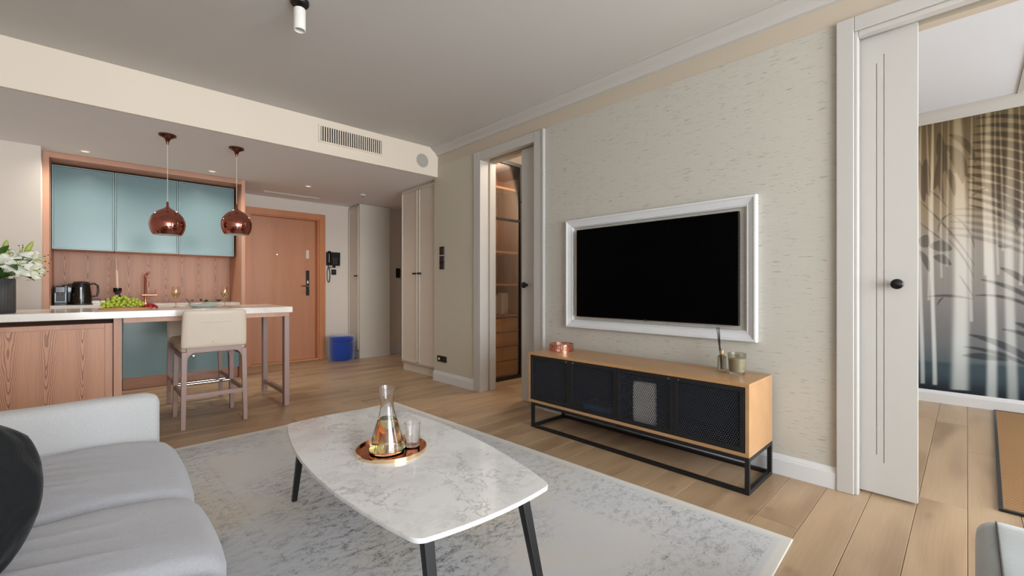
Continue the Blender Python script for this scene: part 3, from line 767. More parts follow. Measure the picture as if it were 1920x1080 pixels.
def downlight(x, y, lab, power, lit=True):
    t = thing('recessed_downlight', lab, 'light', (x, y, ZB), 0, 'recessed ceiling lights')
    MB().lathe([(.030, -.0005), (.030, -.004), (.034, -.006), (.042, -.005), (.044, -.0005)], 24).build('ring', M['white'], t, smooth=True)
    N = M.get('lampglow')
    if N is None:
        q = NT('downlight_lens'); q.set(Base_Color=lin((255, 240, 220)), Emission_Color=lin((255, 226, 186)), Emission_Strength=0.8); N = M['lampglow'] = q.m
    MB().lathe([(0, -.002), (.030, -.002)], 24).build('lens', N, t)
    l = bpy.data.lights.new('downlight_light', 'SPOT'); l.energy = power; l.color = (1, .92, .82); l.spot_size = math.radians(155); l.spot_blend = 1.0; l.shadow_soft_size = .03
    o = bpy.data.objects.new('downlight_light', l); COL.objects.link(o); o.parent = t; o.location = (0, 0, -.012)
downlight(-.086, 5.86, 'small round downlight in front of the leftmost teal wall cabinet', 44)
downlight(.934, 5.876, 'small round downlight in front of the rightmost teal wall cabinet', 44)
downlight(1.969, 5.88, 'small round downlight in the hall before the linear air slot', 44)
sm = thing('smoke_detector', 'small white detector with dark centre on the hall ceiling', 'detector', (2.71, 5.883, ZB))
MB().lathe([(0, -.022), (.02, -.022), (.03, -.012), (.042, -.008), (.044, 0), (0, 0)], 20).build('housing', M['white'], sm, smooth=True)
MB().lathe([(0, -.03), (.012, -.029), (.016, -.022), (0, -.022)], 14).build('sensor', M['black'], sm)
sp_ = thing('ceiling_spotlight', 'white cylinder spotlight on a black ceiling rose', 'spotlight', (.842, 2.655, ZC))
MB().lathe([(0, -.022), (.045, -.022), (.05, -.016), (.05, 0), (0, 0)], 28).build('rose', M['black'], sp_, smooth=True)
MB().tube([(0, 0, -.02), (0, 0, -.05)], .008, 10).build('stem', M['black'], sp_)
m = MB(); m.lathe([(0, -.045), (.030, -.045), (.032, -.049), (.032, -.165), (.029, -.168), (.027, -.160), (.027, -.14), (0, -.14)], 28)
m.build('cylinder', M['white'], sp_, smooth=True)

# pendant lamps
def pendant(x, y, drop, lab):
    t = thing('pendant_lamp', lab, 'lamp', (x, y, ZB), 0, 'copper globe pendants over the bar')
    MB().lathe([(0, -.085), (.008, -.083), (.012, -.06), (.022, -.035), (.045, -.022), (.062, -.014), (.062, -.001), (0, -.001)], 32).build('rose', M['darkcopper'], t, smooth=True)
    zt = -drop
    MB().tube([(0, 0, -.08), (0, 0, zt + .285)], .0022, 6).build('cord', M['wax'], t)
    P = [(.0, .285), (.006, .285), (.009, .275), (.009, .25), (.013, .238), (.03, .226), (.062, .208), (.09, .184), (.111, .154), (.124, .118), (.127, .085), (.122, .05), (.112, .022), (.100, .0)]
    Q = [(r - .003, z - .003) for r, z in P[::-1] if z < .24 and r > .03]
    m = MB(); m.lathe(P + [(.097, .0)], 40); m.build('shade', M['copper'], t, (0, 0, zt), smooth=True)
    m = MB(); m.lathe([(.097, .0)] + Q[1:] + [(0, .21)], 40); m.build('inner_reflector', M['white'], t, (0, 0, zt), smooth=True)
    m = MB(); m.lathe([(0, .05), (.02, .055), (.03, .075), (.028, .1), (.016, .125), (.014, .16), (0, .16)], 20); m.build('bulb', M['white'], t, (0, 0, zt), smooth=True)
pendant(.434, 4.745, ZB - 1.556, 'copper globe pendant lamp hanging over the fruit end of the bar')
pendant(.945, 4.745, ZB - 1.603, 'copper globe pendant lamp hanging nearer the entry door')

# ------------------------------------------------------------------ kitchen niche
kf = thing('kitchen_surround', 'stained wooden surround framing the kitchen niche up to the ceiling', 'cabinet')
box(-.381, -.339, 6.10, 6.94, 0.0005, 2.415).build('side_panel', M['ashplain'], kf, bevel=.001)
box(1.266, 1.305, 6.10, 6.94, 0.0005, 2.415).build('side_panel', M['ashplain'], kf, bevel=.001)
box(-.339, 1.266, 6.10, 6.78, 2.362, 2.415).build('top_board', M['ashx'], kf, bevel=.001)
box(-.339, 1.266, 6.75, 6.775, .926, 1.50).build('backsplash', M['ash'], kf)
for i, (a, b_, lab) in enumerate([(-.334, .130, 'leftmost teal glass wall cabinet over the kettle'), (.134, .680, 'middle teal glass wall cabinet behind the larger pendant'), (.684, 1.236, 'rightmost teal glass wall cabinet beside the entry door')]):
    t = thing('overhead_cabinet', lab, 'cabinet', (a, 6.35, 1.495), 0, 'teal wall cabinets')
    w = b_ - a
    box(.002, w - .002, .025, .40, 0, .85).build('body', M['ashplain'], t)
    dr = box(.014, w - .014, .010, .022, .014, .836).build('door', M['teal'], t)
    m = MB(); m.box(0, .012, 0, .022, 0, .85).box(w - .012, w, 0, .022, 0, .85).box(.012, w - .012, 0, .022, 0, .012).box(.012, w - .012, 0, .022, .838, .85)
    m.build('door_frame', M['tealframe'], dr, bevel=.0015)
kc = tag(box(-.338, 1.264, 6.15, 6.749, .888, .925).build('kitchen_worktop', M['quartz'], bevel=.002), 'white worktop at the back of the kitchen niche under the wood backsplash', 'worktop')
for i, (a, b_, lab) in enumerate([(-.334, .19, 'teal kitchen base unit hidden mostly behind the bar cabinet'), (.194, .73, 'teal kitchen base unit seen between bar post and stools'), (.734, 1.262, 'teal kitchen base unit nearest the entry door')]):
    t = thing('base_cabinet', lab, 'cabinet', (a, 6.2, 0), 0, 'teal base cabinets'); w = b_ - a
    box(.002, w - .002, .025, .55, .13, .882).build('body', M['ashplain'], t)
    dr = box(.01, w - .01, .004, .02, .142, .87).build('door', M['teal'], t)
    m = MB(); m.box(0, .01, 0, .022, .135, .88).box(w - .01, w, 0, .022, .135, .88).box(.01, w - .01, 0, .022, .135, .142).box(.01, w - .01, 0, .022, .87, .88)
    m.build('door_frame', M['tealframe'], dr)
    box(0, w, .06, .08, .0005, .128).build('plinth', M['ashx'], t)
    if i == 2:
        m = MB(); m.lathe([(0, 0), (.018, 0), (.02, .012), (.012, .024), (0, .026)], 16); m.xf(Matrix.Translation((.07, .004, .31)) @ Matrix.Rotation(PI / 2, 4, 'X')); m.build('latch', M['chrome'], dr, smooth=True)
# worktop things
def lathe_obj(name, prof, mat, parent, n=32, loc=(0, 0, 0), smooth=True): return MB().lathe(prof, n).build(name, mat, parent, loc, smooth=smooth)
kt = thing('kettle', 'black electric kettle with chrome window on the back worktop', 'kettle', (-.125, 6.40, .925))
lathe_obj('body', [(0, .012), (.082, .012), (.082, .04), (.078, .12), (.068, .205), (.066, .225), (0, .228)], M['blackgloss'], kt)
lathe_obj('base', [(0, 0), (.088, 0), (.09, .008), (.086, .013), (0, .013)], M['black'], kt)
lathe_obj('lid', [(0, .228), (.062, .228), (.058, .24), (0, .245)], M['black'], kt)
MB().tube([(.062, 0, .215), (.10, 0, .222), (.125, 0, .20), (.128, 0, .14), (.118, 0, .09), (.08, 0, .085)], .010, 8).build('handle', M['black'], kt, smooth=True)
box(-.010, .010, -.0835, -.07, .055, .185).build('water_window', M['steel'], kt, bevel=.004)
MB().hexa([(-.10, -.015, .19), (-.062, -.02, .17), (-.062, .02, .17), (-.10, .015, .19)], [(-.1, -.012, .215), (-.062, -.02, .222), (-.062, .02, .222), (-.1, .012, .215)]).build('spout', M['black'], kt)
cm = thing('coffee_machine', 'black capsule coffee machine at the left end of the back worktop', 'coffee machine', (-.275, 6.42, .925))
box(-.05, .05, -.03, .20, 0, .195).build('body', M['black'], cm, bevel=.006)
box(-.04, .04, -.10, -.03, 0, .018).build('drip_tray', M['blackgloss'], cm, bevel=.002)
box(-.038, .038, -.09, -.03, .125, .19).build('head', M['blackgloss'], cm, bevel=.006)
m = MB(); m.box(-.04, -.034, -.034, -.03, .03, .19).box(.034, .04, -.034, -.03, .03, .19).box(-.034, .034, -.034, -.03, .03, .036); m.build('front_trim', M['steel'], cm)
lathe_obj('nozzle', [(0, .10), (.012, .10), (.014, .125), (0, .125)], M['chrome'], cm, 14, (0, -.06, 0))
tb = thing('toaster', 'small black toaster with steel panel between coffee machine and kettle', 'toaster', (-.205, 6.58, .925))
me = softbox(-.07, .05, -.08, .08, 0, .21, .02, 6); link('body', me, M['black'], tb, smooth='full')
m = MB(); m.box(-.035, .035, -.084, -.079, .13, .19); m.build('control_panel', M['steel'], tb, bevel=.003)
ch = thing('candlestick', 'black turned candlestick on the back worktop beside the grapes', 'candlestick', (.158, 6.47, .925))
lathe_obj('holder', [(0, 0), (.04, 0), (.042, .012), (.02, .03), (.03, .055), (.036, .07), (.028, .09), (.018, .105), (.03, .125), (.036, .145), (.036, .175), (.016, .178), (0, .17)], M['blackgloss'], ch)
MB().tube([(0, 0, .172), (-.012, 0, .50)], [.015, .011], 14).build('taper_candle', M['candle'], ch, smooth=True)
fc = thing('kitchen_faucet', 'rose gold kitchen tap with side lever at the back of the worktop', 'faucet', (.40, 6.58, .925))
lathe_obj('base', [(0, 0), (.024, 0), (.024, .01), (.018, .014), (0, .014)], M['roseg'], fc, 20)
MB().tube([(0, 0, .01), (0, 0, .30), (.005, -.01, .325), (.02, -.05, .345), (.03, -.10, .35)], .013, 12).build('spout', M['roseg'], fc, smooth=True)
MB().tube([(-.03, 0, .095), (.105, 0, .095)], .014, 12).build('lever_body', M['roseg'], fc, smooth=True)
MB().tube([(.09, 0, .10), (.09, -.01, .155)], .006, 8).build('lever', M['roseg'], fc, smooth=True)
tr_ = thing('drying_tray', 'low white tray with black wire handles behind the grapes', 'tray', (.04, 6.60, .925))
m = MB(); m.box(-.10, .12, -.10, .10, 0, .008).box(-.10, .12, -.10, -.092, .008, .035).box(-.10, .12, .092, .10, .008, .035).box(-.10, -.092, -.092, .092, .008, .035).box(.112, .12, -.092, .092, .008, .035); m.build('tray', M['white'], tr_)
for x in (-.055, .055): MB().tube([(x - .035, -.098, .03), (x - .035, -.105, .055), (x + .035, -.105, .055), (x + .035, -.098, .03)], .0035, 8).build('handle', M['black'], tr_)

# ------------------------------------------------------------------ bar
bar = thing('bar_cabinet', 'wood-fronted bar cabinet under the left end of the white counter', 'cabinet')
box(XL + .002, .084, 4.475, 5.15, .06, .835).build('body', M['ashplain'], bar)
m = MB(); t_ = .05
m.box(-.95 + t_, .069 - t_ + .02, 4.458, 4.475, .10, .80); m.build('front_panel', M['ash'], bar)
m = MB(); m.box(-.95, -.95 + t_, 4.452, 4.475, .065, .836).box(.069 - t_ + .02, .080, 4.452, 4.475, .065, .836).box(-.95 + t_, .069 - t_ + .02, 4.452, 4.475, .80, .836).box(-.95 + t_, .069 - t_ + .02, 4.452, 4.475, .065, .10)
m.build('front_frame', M['ashplain'], bar, bevel=.002)
box(XL + .01, .08, 4.50, 5.12, .0005, .06).build('plinth', M['ashplain'], bar)
box(.086, .132, 4.44, 5.20, .0005, .872).build('end_panel', M['ashplain'], bar, bevel=.001)
bt = thing('bar_counter', 'long white stone bar counter with a wooden leg frame at its end', 'bar', (0, 0, 0))
box(XL + .002, 1.326, 4.38, 5.24, .873, .925).build('worktop', M['quartz'], bt, bevel=.002)
for (a, b_) in ((4.40, 4.47), (5.12, 5.19)):
    box(1.262, 1.304, a, b_, .0005, .835).build('leg', M['stoolwood'], bt, bevel=.002)
box(1.265, 1.301, 4.47, 5.12, .10, .14).build('stretcher', M['stoolwood'], bt, bevel=.001)
m = MB(); m.box(.14, 1.304, 4.41, 4.44, .836, .873).box(.14, 1.304, 5.15, 5.18, .836, .873).box(1.262, 1.304, 4.44, 5.15, .836, .873); m.build('apron', M['ashplain'], bt)
# stools
def stool(loc, rz, lab):
    t = thing('bar_stool', lab, 'stool', loc, rz, 'beige leather bar stools')
    hw, d0, d1 = .222, -.265, .265            # backrest at d0 side
    def leg(x, y, xt, yt, zt, s):
        return MB().hexa([(x - s, y - s, 0), (x + s, y - s, 0), (x + s, y + s, 0), (x - s, y + s, 0)], [(xt - s * 1.25, yt - s * 1.25, zt), (xt + s * 1.25, yt - s * 1.25, zt), (xt + s * 1.25, yt + s * 1.25, zt), (xt - s * 1.25, yt + s * 1.25, zt)])
    for sx in (-1, 1):
        leg(sx * (hw - .012), d0 + .016, sx * (hw - .022), d0 + .025, .60, .015).build('leg', M['stoolwood'], t, bevel=.003)
        leg(sx * (hw - .012), d1 - .016, sx * (hw - .022), d1 - .03, .575, .015).build('leg', M['stoolwood'], t, bevel=.003)
    # arched back rail
    def rail(y0, y1, zb, zt):
        m = MB(); n = 10; W = hw - .04; pts = []
        for i in range(n + 1): a = i / n * PI / 2; pts.append((-W + .055 * (1 - math.cos(a)) , zb - .06 + .06 * math.sin(a)))
        for i in range(n + 1): a = PI / 2 - i / n * PI / 2; pts.append((W - .055 * (1 - math.cos(a)), zb - .06 + .06 * math.sin(a)))
        pts += [(W + .005, zt), (-W - .005, zt)]
        k_ = len(pts)
        m.add([(x, y0, z) for x, z in pts] + [(x, y1, z) for x, z in pts], [tuple(range(k_)), tuple(range(2 * k_ - 1, k_ - 1, -1))] + [(i, (i + 1) % k_, k_ + (i + 1) % k_, k_ + i) for i in range(k_)])
        return m.build('rail', M['stoolwood'], t)
    rail(d0 + .01, d0 + .042, .592, .625)
    rail(d1 - .045, d1 - .015, .55, .578)
    for sx in (-1, 1): box(sx * (hw - .022) - .014, sx * (hw - .022) + .014, d0 + .04, d1 - .045, .545, .58).build('side_rail', M['stoolwood'], t)
    def fn(p, nr):
        return p + Vector((0, 0, .012 * (1 - (p.x / hw) ** 2)))if nr.z > .3 else p
    link('seat', softbox(-hw + .005, hw - .005, d0 + .045, d1, .578, .648, .028, 12, fn), M['leather'], t, smooth='full')
    def fb(p, nr):
        k_ = (p.z - .62) / .31
        w = 1 - .045 * max(0, k_) ** 2
        return Vector((p.x * w, p.y - .035 * k_ - .02 * (1 - (p.x / hw) ** 2) * (.4 + .6 * k_) + .01, p.z - .006 * (p.x / hw) ** 2 * 0))
    bk = link('backrest', softbox(-hw, hw, d0 + .002, d0 + .048, .622, .928, .022, 14, fb), M['leather'], t, smooth='full')
    # seam across the back and a small badge
    MB().tube([(-.10, d0 - .028, .83), (0, d0 - .034, .828), (.10, d0 - .028, .83)], .0016, 6).build('seam', M['leather'], bk)
    box(-.018, .018, d0 - .022, d0 - .012, .668, .676).build('badge', M['leather'], bk)
    MB().tube([(-hw + .02, d1 - .02, .26), (hw - .02, d1 - .02, .26)], .013, 12).build('foot_bar', M['chrome'], t, smooth=True)
    box(-hw + .02, hw - .02, d0 + .008, d0 + .028, .235, .268).build('stretcher', M['stoolwood'], t, bevel=.001)
    for sx in (-1, 1): box(sx * (hw - .016) - .009, sx * (hw - .016) + .009, d0 + .028, d1 - .03, .235, .268).build('stretcher', M['stoolwood'], t, bevel=.001)
    return t
stool((.686, 4.435, 0), 0, 'beige leather bar stool with its back to the sofa at the bar')
stool((.70, 5.02, 0), PI, 'beige leather bar stool on the kitchen side of the bar')

# things on the bar
bdz = .925
cb = tag(MB().lathe([(0, 0), (.165, 0), (.168, .006), (.165, .014), (0, .014)], 40).build('serving_board', M['drawerwood'], None, (.17, 4.80, bdz), smooth=True), 'round wooden serving board holding grapes on the bar', 'board')
cb.scale = (1.0, .8, 1)
sph = MB(); sph.lathe([(0, -1.0), (.5, -.87), (.87, -.5), (1, 0), (.87, .5), (.5, .87), (0, 1.0)], 10)
def bunch(name, lab, cx, cy, pts, r, mat):
    t = thing(name, lab, 'fruit', (cx, cy, bdz + .014)); first = None
    for p in pts:
        if first is None: first = sph.build('grape', mat, t, smooth='full'); o = first
        else: o = first.copy(); COL.objects.link(o)
        o.location = p; s = r * random.uniform(.88, 1.1); o.scale = (s, s * random.uniform(.95, 1.1), s); o.rotation_euler = (random.random(), random.random(), 0)
    return t
gp = []
for i in range(110):
    for _ in range(30):
        x, y = random.uniform(-.125, .135), random.uniform(-.07, .07)
        hmax = .085 * max(0, 1 - (x / .15) ** 2) * max(0, 1 - (y / .085) ** 2) + .006
        z = .011 + random.random() * hmax
        if all((x - a) ** 2 + (y - b_) ** 2 + (z - c_) ** 2 > .0165 ** 2 for a, b_, c_ in gp): gp.append((x, y, z)); break
gb = bunch('green_grapes', 'heaped bunch of green grapes on the wooden board', .148, 4.80, gp, .0118, M['grape'])
MB().tube([(-.02, 0, .05), (.03, .01, .09), (.06, .015, .085)], .003, 6).build('stem', M['leaf'], gb)
gp = []
for i in range(26):
    for _ in range(30):
        x, y = random.uniform(-.045, .05), random.uniform(-.04, .04); z = .009 + random.random() * .032 * max(0, 1 - (x / .06) ** 2)
        if all((x - a) ** 2 + (y - b_) ** 2 + (z - c_) ** 2 > .0135 ** 2 for a, b_, c_ in gp): gp.append((x, y, z)); break
bunch('red_berries', 'small heap of red berries beside the green grapes', .315, 4.76, gp, .0095, M['redgrape']).location.z = bdz + .001
def wineglass(x, y, lab):
    t = thing('wine_glass', lab, 'glass', (x, y, bdz + .0005), 0, 'amber wine glasses on the bar')
    out = [(0, 0), (.034, 0), (.034, .002), (.012, .005), (.004, .012), (.0035, .075), (.008, .082), (.022, .092), (.032, .112), (.034, .135), (.031, .17), (.028, .19)]
    inn = [(.0268, .19), (.0298, .17), (.0328, .135), (.0308, .113), (.021, .095), (0, .088)]
    MB().lathe(out + inn, 28).build('bowl_and_stem', M['smoke'], t, smooth=True)
    MB().lathe([(0, .0895), (.0205, .096), (.0300, .1135), (.0318, .130), (0, .130)], 24).build('drink', M['wine'], t, smooth=True)
wineglass(.515, 4.98, 'amber wine glass standing left of the dinner plate on the bar')
wineglass(.872, 4.86, 'amber wine glass standing right of the dinner plate on the bar')
dp = thing('dinner_plate', 'white rimmed dinner plate on the bar behind the stool back', 'plate', (.695, 4.78, bdz + .0005))
lathe_obj('plate', [(0, 0), (.075, 0), (.08, .004), (.135, .018), (.137, .021), (.133, .022), (.085, .010), (0, .008)], M['porcelain'], dp, 48)
nb = thing('napkin', 'folded sage green napkin lying on the dinner plate', 'napkin', (.70, 4.80, bdz + .0095))
link('cloth', softbox(-.11, .11, -.045, .045, .0, .03, .012, 10, lambda p, nr: p + Vector((0, 0, .01 * math.sin(p.x * 38) * (1 if nr.z > .2 else 0)))), M['sage'], nb, smooth='full')
ev = thing('leaf_sprig', 'dark eucalyptus sprig laid over the folded napkin', 'sprig', (.70, 4.79, bdz + .043))
MB().tube([(-.12, 0, .004), (-.04, .01, .008), (.05, -.005, .008), (.12, .0, .002)], .0016, 6).build('stem', M['darkleaf'], ev)
def leafmesh(L, W, cup=.15, n=6):
    vs = []; fs = []
    for i in range(n + 1):
        t = i / n; w = W * math.sin(PI * min(1, t * .96 + .04)) ** .8
        for s in (-1, 0, 1): vs.append((s * w, t * L, cup * L * (t - t * t) * 1.2 + (abs(s) * w * .35)))
    for i in range(n):
        for s in range(2): fs.append((i * 3 + s, i * 3 + s + 1, (i + 1) * 3 + s + 1, (i + 1) * 3 + s))
    return vs, fs
for i in range(18):
    x = random.choice([-.105, -.09, -.02, 0, .02, .1, .115]) + random.uniform(-.012, .012); m = MB(); m.add(*leafmesh(.03, .011, .3))
    o = m.build('leaf', M['darkleaf'], ev, (x, random.uniform(-.012, .012), random.uniform(.004, .014)), smooth='full'); o.rotation_euler = (random.uniform(0, 1), 0, random.uniform(0, 6.28))
    sd = o.modifiers.new('thick', 'SOLIDIFY'); sd.thickness = .0012

# vase of lilies
vz = thing('ribbed_vase', 'charcoal ribbed cylinder vase at the left end of the bar', 'vase', (-.512, 4.63, bdz + .0005))
m = MB(); vs = []; n = 144; rings = [(1, 0), (1, .238), (.93, .24), (.90, .23), (.9, .03), (0.0001, .03)]
for (r, z) in rings:
    for i in range(n):
        rr = .094 * r * (1 + (.022 * (.5 + .5 * math.cos(i * 2 * PI / n * 36)) - .011 if r == 1 else 0)); vs.append((rr * math.cos(2 * PI * i / n), rr * math.sin(2 * PI * i / n), z))
m.add(vs, [(j * n + i, j * n + (i + 1) % n, (j + 1) * n + (i + 1) % n, (j + 1) * n + i) for j in range(5) for i in range(n)] + [tuple(range(n - 1, -1, -1))])
m.build('body', M['vase'], vz, smooth='full')
def petal(L, W, curl):
    vs = []; fs = []; n = 9
    for i in range(n + 1):
        t = i / n; w = W * math.sin(PI * (t * .93 + .05)) ** .75
        y = L * (t - curl * .35 * t ** 3); z = L * (.62 * t - curl * 1.1 * t ** 2.4)
        for s in (-1, -.5, 0, .5, 1): vs.append((s * w, y, z + .35 * w * abs(s) - .012 * math.sin(t * 9) * abs(s)))
    for i in range(n):
        for s in range(4): fs.append((i * 5 + s, i * 5 + s + 1, (i + 1) * 5 + s + 1, (i + 1) * 5 + s))
    return vs, fs
def lily(name_loc, d, size, lab, seedv):
    rnd = random.Random(seedv); size = size * 1.12; p = Vector(name_loc)
    t = thing('lily', lab, 'flower', (-.512, 4.63, bdz + .05), 0, 'white lilies in the vase')
    off = p - Vector((-.512, 4.63, bdz + .05)); q = Vector(d).normalized().to_track_quat('Z', 'Y').to_matrix().to_4x4()
    for i in range(6):
        a = i * PI / 3 + rnd.uniform(-.1, .1); m = MB(); m.add(*petal(size * rnd.uniform(.9, 1.1), size * (.27 if i % 2 else .21), rnd.uniform(.7, 1.05)))
        m.xf(Matrix.Translation(off) @ q @ Matrix.Rotation(a, 4, 'Z'))
        o = m.build('petal', M['petal'], t, smooth='full'); sd = o.modifiers.new('thick', 'SOLIDIFY'); sd.thickness = .0016
    for i in range(5):
        a = i * 1.256; e = q @ Vector((.28 * size * math.cos(a), .28 * size * math.sin(a), .75 * size))
        m = MB(); m.tube([off, off + q @ Vector((.1 * size * math.cos(a), .1 * size * math.sin(a), .4 * size)), off + e], .0016, 5); f_ = m.build('filament', M['bud'], t)
        m = MB(); m.lathe([(0, -.009), (.0032, -.004), (.0032, .004), (0, .009)], 8); m.xf(Matrix.Translation(off + e) @ Matrix.Rotation(1.2, 4, 'X')); m.build('anther', M['stamen'], f_)
    base = Vector((random.uniform(-.03, .03), random.uniform(-.03, .03), .02))
    MB().tube(bez(base, (off.x * .2, off.y * .2, off.z * .8), off, 8), .004, 7).build('stem', M['leaf'], t, smooth=True)
    return t
LL = [((-.405, 4.56, 1.255), (.3, -.9, .25), .095, 'white lily facing out low at the front of the vase'),
      ((-.335, 4.60, 1.300), (.9, -.45, .1), .10, 'white lily pointing right past the wall edge'),
      ((-.40, 4.66, 1.325), (.3, -.3, .9), .09, 'white lily standing upright at the top of the bouquet'),
      ((-.33, 4.57, 1.225), (.65, -.7, -.1), .09, 'white lily drooping beside the right of the vase'),
      ((-.49, 4.55, 1.275), (-.3, -.9, .3), .095, 'white lily cut by the left frame edge'),
      ((-.45, 4.70, 1.29), (0, .3, .9), .09, 'white lily at the back of the bouquet')]
for i, a in enumerate(LL): lily(*a, i)
def budthing(tip, base, lab, w=.016):
    t = thing('lily_bud', lab, 'flower', (-.512, 4.63, bdz + .05), 0, 'closed lily buds in the vase'); o0 = Vector((-.512, 4.63, bdz + .05)); a = Vector(base) - o0; b_ = Vector(tip) - o0
    pts = [a + (b_ - a) * s for s in (0, .15, .4, .7, .9, 1)]; MB().tube(pts, [.004, w * .7, w, w * .8, w * .45, .002], 10).build('bud', M['bud'], t, smooth=True)
    MB().tube(bez((.01, 0, .02), (a.x * .3, a.y * .3, a.z * .85), a, 8), .0035, 7).build('stem', M['leaf'], t, smooth=True)
budthing((-.335, 4.62, 1.435), (-.375, 4.63, 1.345), 'closed yellow-green lily bud rising at the top right of the bouquet')
budthing((-.458, 4.62, 1.435), (-.472, 4.63, 1.345), 'upper closed lily bud at the left frame edge')
budthing((-.455, 4.60, 1.36), (-.468, 4.61, 1.285), 'lower closed lily bud at the left frame edge')
for i, (d, L, a) in enumerate([((.4, -.7, .1), .16, 0), ((.75, -.4, -.15), .16, .3), ((.9, .1, .2), .17, 0), ((.2, -.9, .3), .17, .5), ((-.3, -.8, .1), .16, 0), ((.6, .5, .4), .16, 0), ((.8, -.55, .35), .16, 0), ((.55, -.8, -.2), .15, .2), ((-.2, -.9, .5), .16, 0), ((.35, -.5, .8), .15, 0)]):
    dv = Vector(d).normalized(); t = thing('lily_leaf_stalk', 'green lily leaf spreading from the charcoal vase mouth', 'leaf', (-.512, 4.63, bdz + .05), 0, 'green leaves in the vase')
    st_ = Vector((dv.x * .06, dv.y * .06, .19 + .012 * i))
    m = MB(); m.add(*leafmesh(L, .026, .5, 9)); m.xf(Matrix.Translation(st_) @ dv.to_track_quat('Y', 'Z').to_matrix().to_4x4()); o = m.build('leaf', M['leaf'], t, smooth='full'); sd = o.modifiers.new('thick', 'SOLIDIFY'); sd.thickness = .0014
    MB().tube([(dv.x * .03, dv.y * .03, .02), (dv.x * .05, dv.y * .05, .14), st_], .003, 6).build('stem', M['leaf'], t)

# ------------------------------------------------------------------ television and frame
tf = thing('television_surround', 'white mitred moulding framing the television on the wall', 'frame', (XW - .004, 1.625, 1.22))
def mitred(w, h, prof):
    """picture-frame moulding on a wall facing -x; prof: (inset from outer edge, height off the wall)"""
    m = MB(); n = len(prof); vs = []
    for (i, hh) in prof:
        for (sy, sz) in ((-1, -1), (1, -1), (1, 1), (-1, 1)): vs.append((-hh, sy * (w / 2 - i), sz * (h / 2 - i)))
    fs = [(a * 4 + k_, a * 4 + (k_ + 1) % 4, ((a + 1) % n) * 4 + (k_ + 1) % 4, ((a + 1) % n) * 4 + k_) for a in range(n) for k_ in range(4)]
    return m.add(vs, fs)
mitred(1.485, .905, [(0, 0.0005), (0, .034), (.005, .040), (.014, .040), (.020, .034), (.05, .022), (.056, .024), (.062, .020), (.068, .014), (.07, .0005)]).build('moulding', M['basewhite'], tf)
tv = thing('television', 'large black flat television mounted inside the white wall moulding', 'television', (XW - .004, 1.611, 1.2205))
box(-.046, -.018, -.631, .631, -.357, .359).build('housing', M['blackgloss'], tv, bevel=.002)
box(-.0485, -.0465, -.627, .627, -.351, .355).build('screen', M['screen'], tv)
box(-.018, -.0005, -.25, .25, -.2, .2).build('wall_bracket', M['blackmetal'], tv)
box(-.049, -.0465, -.015, .015, -.362, -.352).build('badge', M['vase'], tv)

# ------------------------------------------------------------------ media console
C0, C1, Y0, Y1, Z0, Z1 = 2.49, 2.885, .795, 2.42, .198, .590
mc = thing('media_console', 'oak media console with four black perforated doors on a black metal base', 'sideboard')
m = MB(); t_ = .02
m.box(C0, C1, Y0, Y1, Z1 - t_, Z1).box(C0, C1, Y0, Y1, Z0, Z0 + t_).box(C0, C1, Y0, Y0 + t_, Z0 + t_, Z1 - t_).box(C0, C1, Y1 - t_, Y1, Z0 + t_, Z1 - t_)
m.build('oak_case', M['oakcab'], mc, bevel=.0015)
box(C1 - .012, C1 - .002, Y0 + t_, Y1 - t_, Z0 + t_, Z1 - t_).build('back_panel', M['darkvoid'], mc)
m = MB(); yi = (Y0 + Y1) / 2; m.box(C0 + .03, C1 - .013, yi - .01, yi + .01, Z0 + t_, Z1 - t_); m.build('divider', M['darkvoid'], mc)
for yy in (Y0 + .003 + t_, Y1 - .003 - t_): box(C0 + .02, C1 - .013, yy - .002, yy + .002, Z0 + t_, Z1 - t_).build('lining', M['darkvoid'], mc)
box(C0 + .02, C1 - .013, Y0 + t_ + .006, Y1 - t_ - .006, Z0 + t_, Z0 + t_ + .004).build('lining', M['darkvoid'], mc)
dw = (Y1 - Y0 - 2 * t_ - .004) / 4; dh = Z1 - Z0 - 2 * t_ - .004; fw = .024
hv, hf = hexpanel(-dw / 2 + fw - .004, dw / 2 - fw + .004, -dh / 2 + fw - .004, dh / 2 - fw + .004, .0132, .0056)
pm_ = MB(); pm_.v = [(0, a, b_) for a, b_ in hv]; pm_.f = hf
pmesh = None
for i in range(4):
    yc = Y0 + t_ + .002 + dw * (i + .5); zc = (Z0 + Z1) / 2
    m = MB(); h2, w2 = dh / 2, dw / 2 - .001
    m.box(-.001, .017, -w2, w2, h2 - fw, h2).box(-.001, .017, -w2, w2, -h2, -h2 + fw).box(-.001, .017, -w2, -w2 + fw, -h2 + fw, h2 - fw).box(-.001, .017, w2 - fw, w2, -h2 + fw, h2 - fw)
    dr = m.build('door', M['blackmetal'], mc, (C0 + .001, yc, zc), bevel=.0012)
    if pmesh is None:
        o = pm_.build('perforated_panel', M['mesh'], dr, (.006, 0, 0), weld=True); pmesh = o
        sd = o.modifiers.new('thick', 'SOLIDIFY'); sd.thickness = .0015
    else:
        o = pmesh.copy(); COL.objects.link(o); o.parent = dr
    s = 1 if i % 2 == 0 else -1
    m = MB(); m.box(-.004, -.001, s * (w2 - .03) - .006, s * (w2 - .03) + .006, h2 - .018, h2 - .006); m.build('catch', M['chrome'], dr)
bf = MB(); q = .022; a0, a1, b0, b1 = C0 + .0, C1 - .0, Y0 + .0, Y1 - .03
for z in (.0005, Z0 - q):
    bf.box(a0, a0 + q, b0, b1, z, z + q).box(a1 - q, a1, b0, b1, z, z + q).box(a0 + q, a1 - q, b0, b0 + q, z, z + q).box(a0 + q, a1 - q, b1 - q, b1, z, z + q)
bf.build('base_frame', M['blackmetal'], mc, bevel=.001)
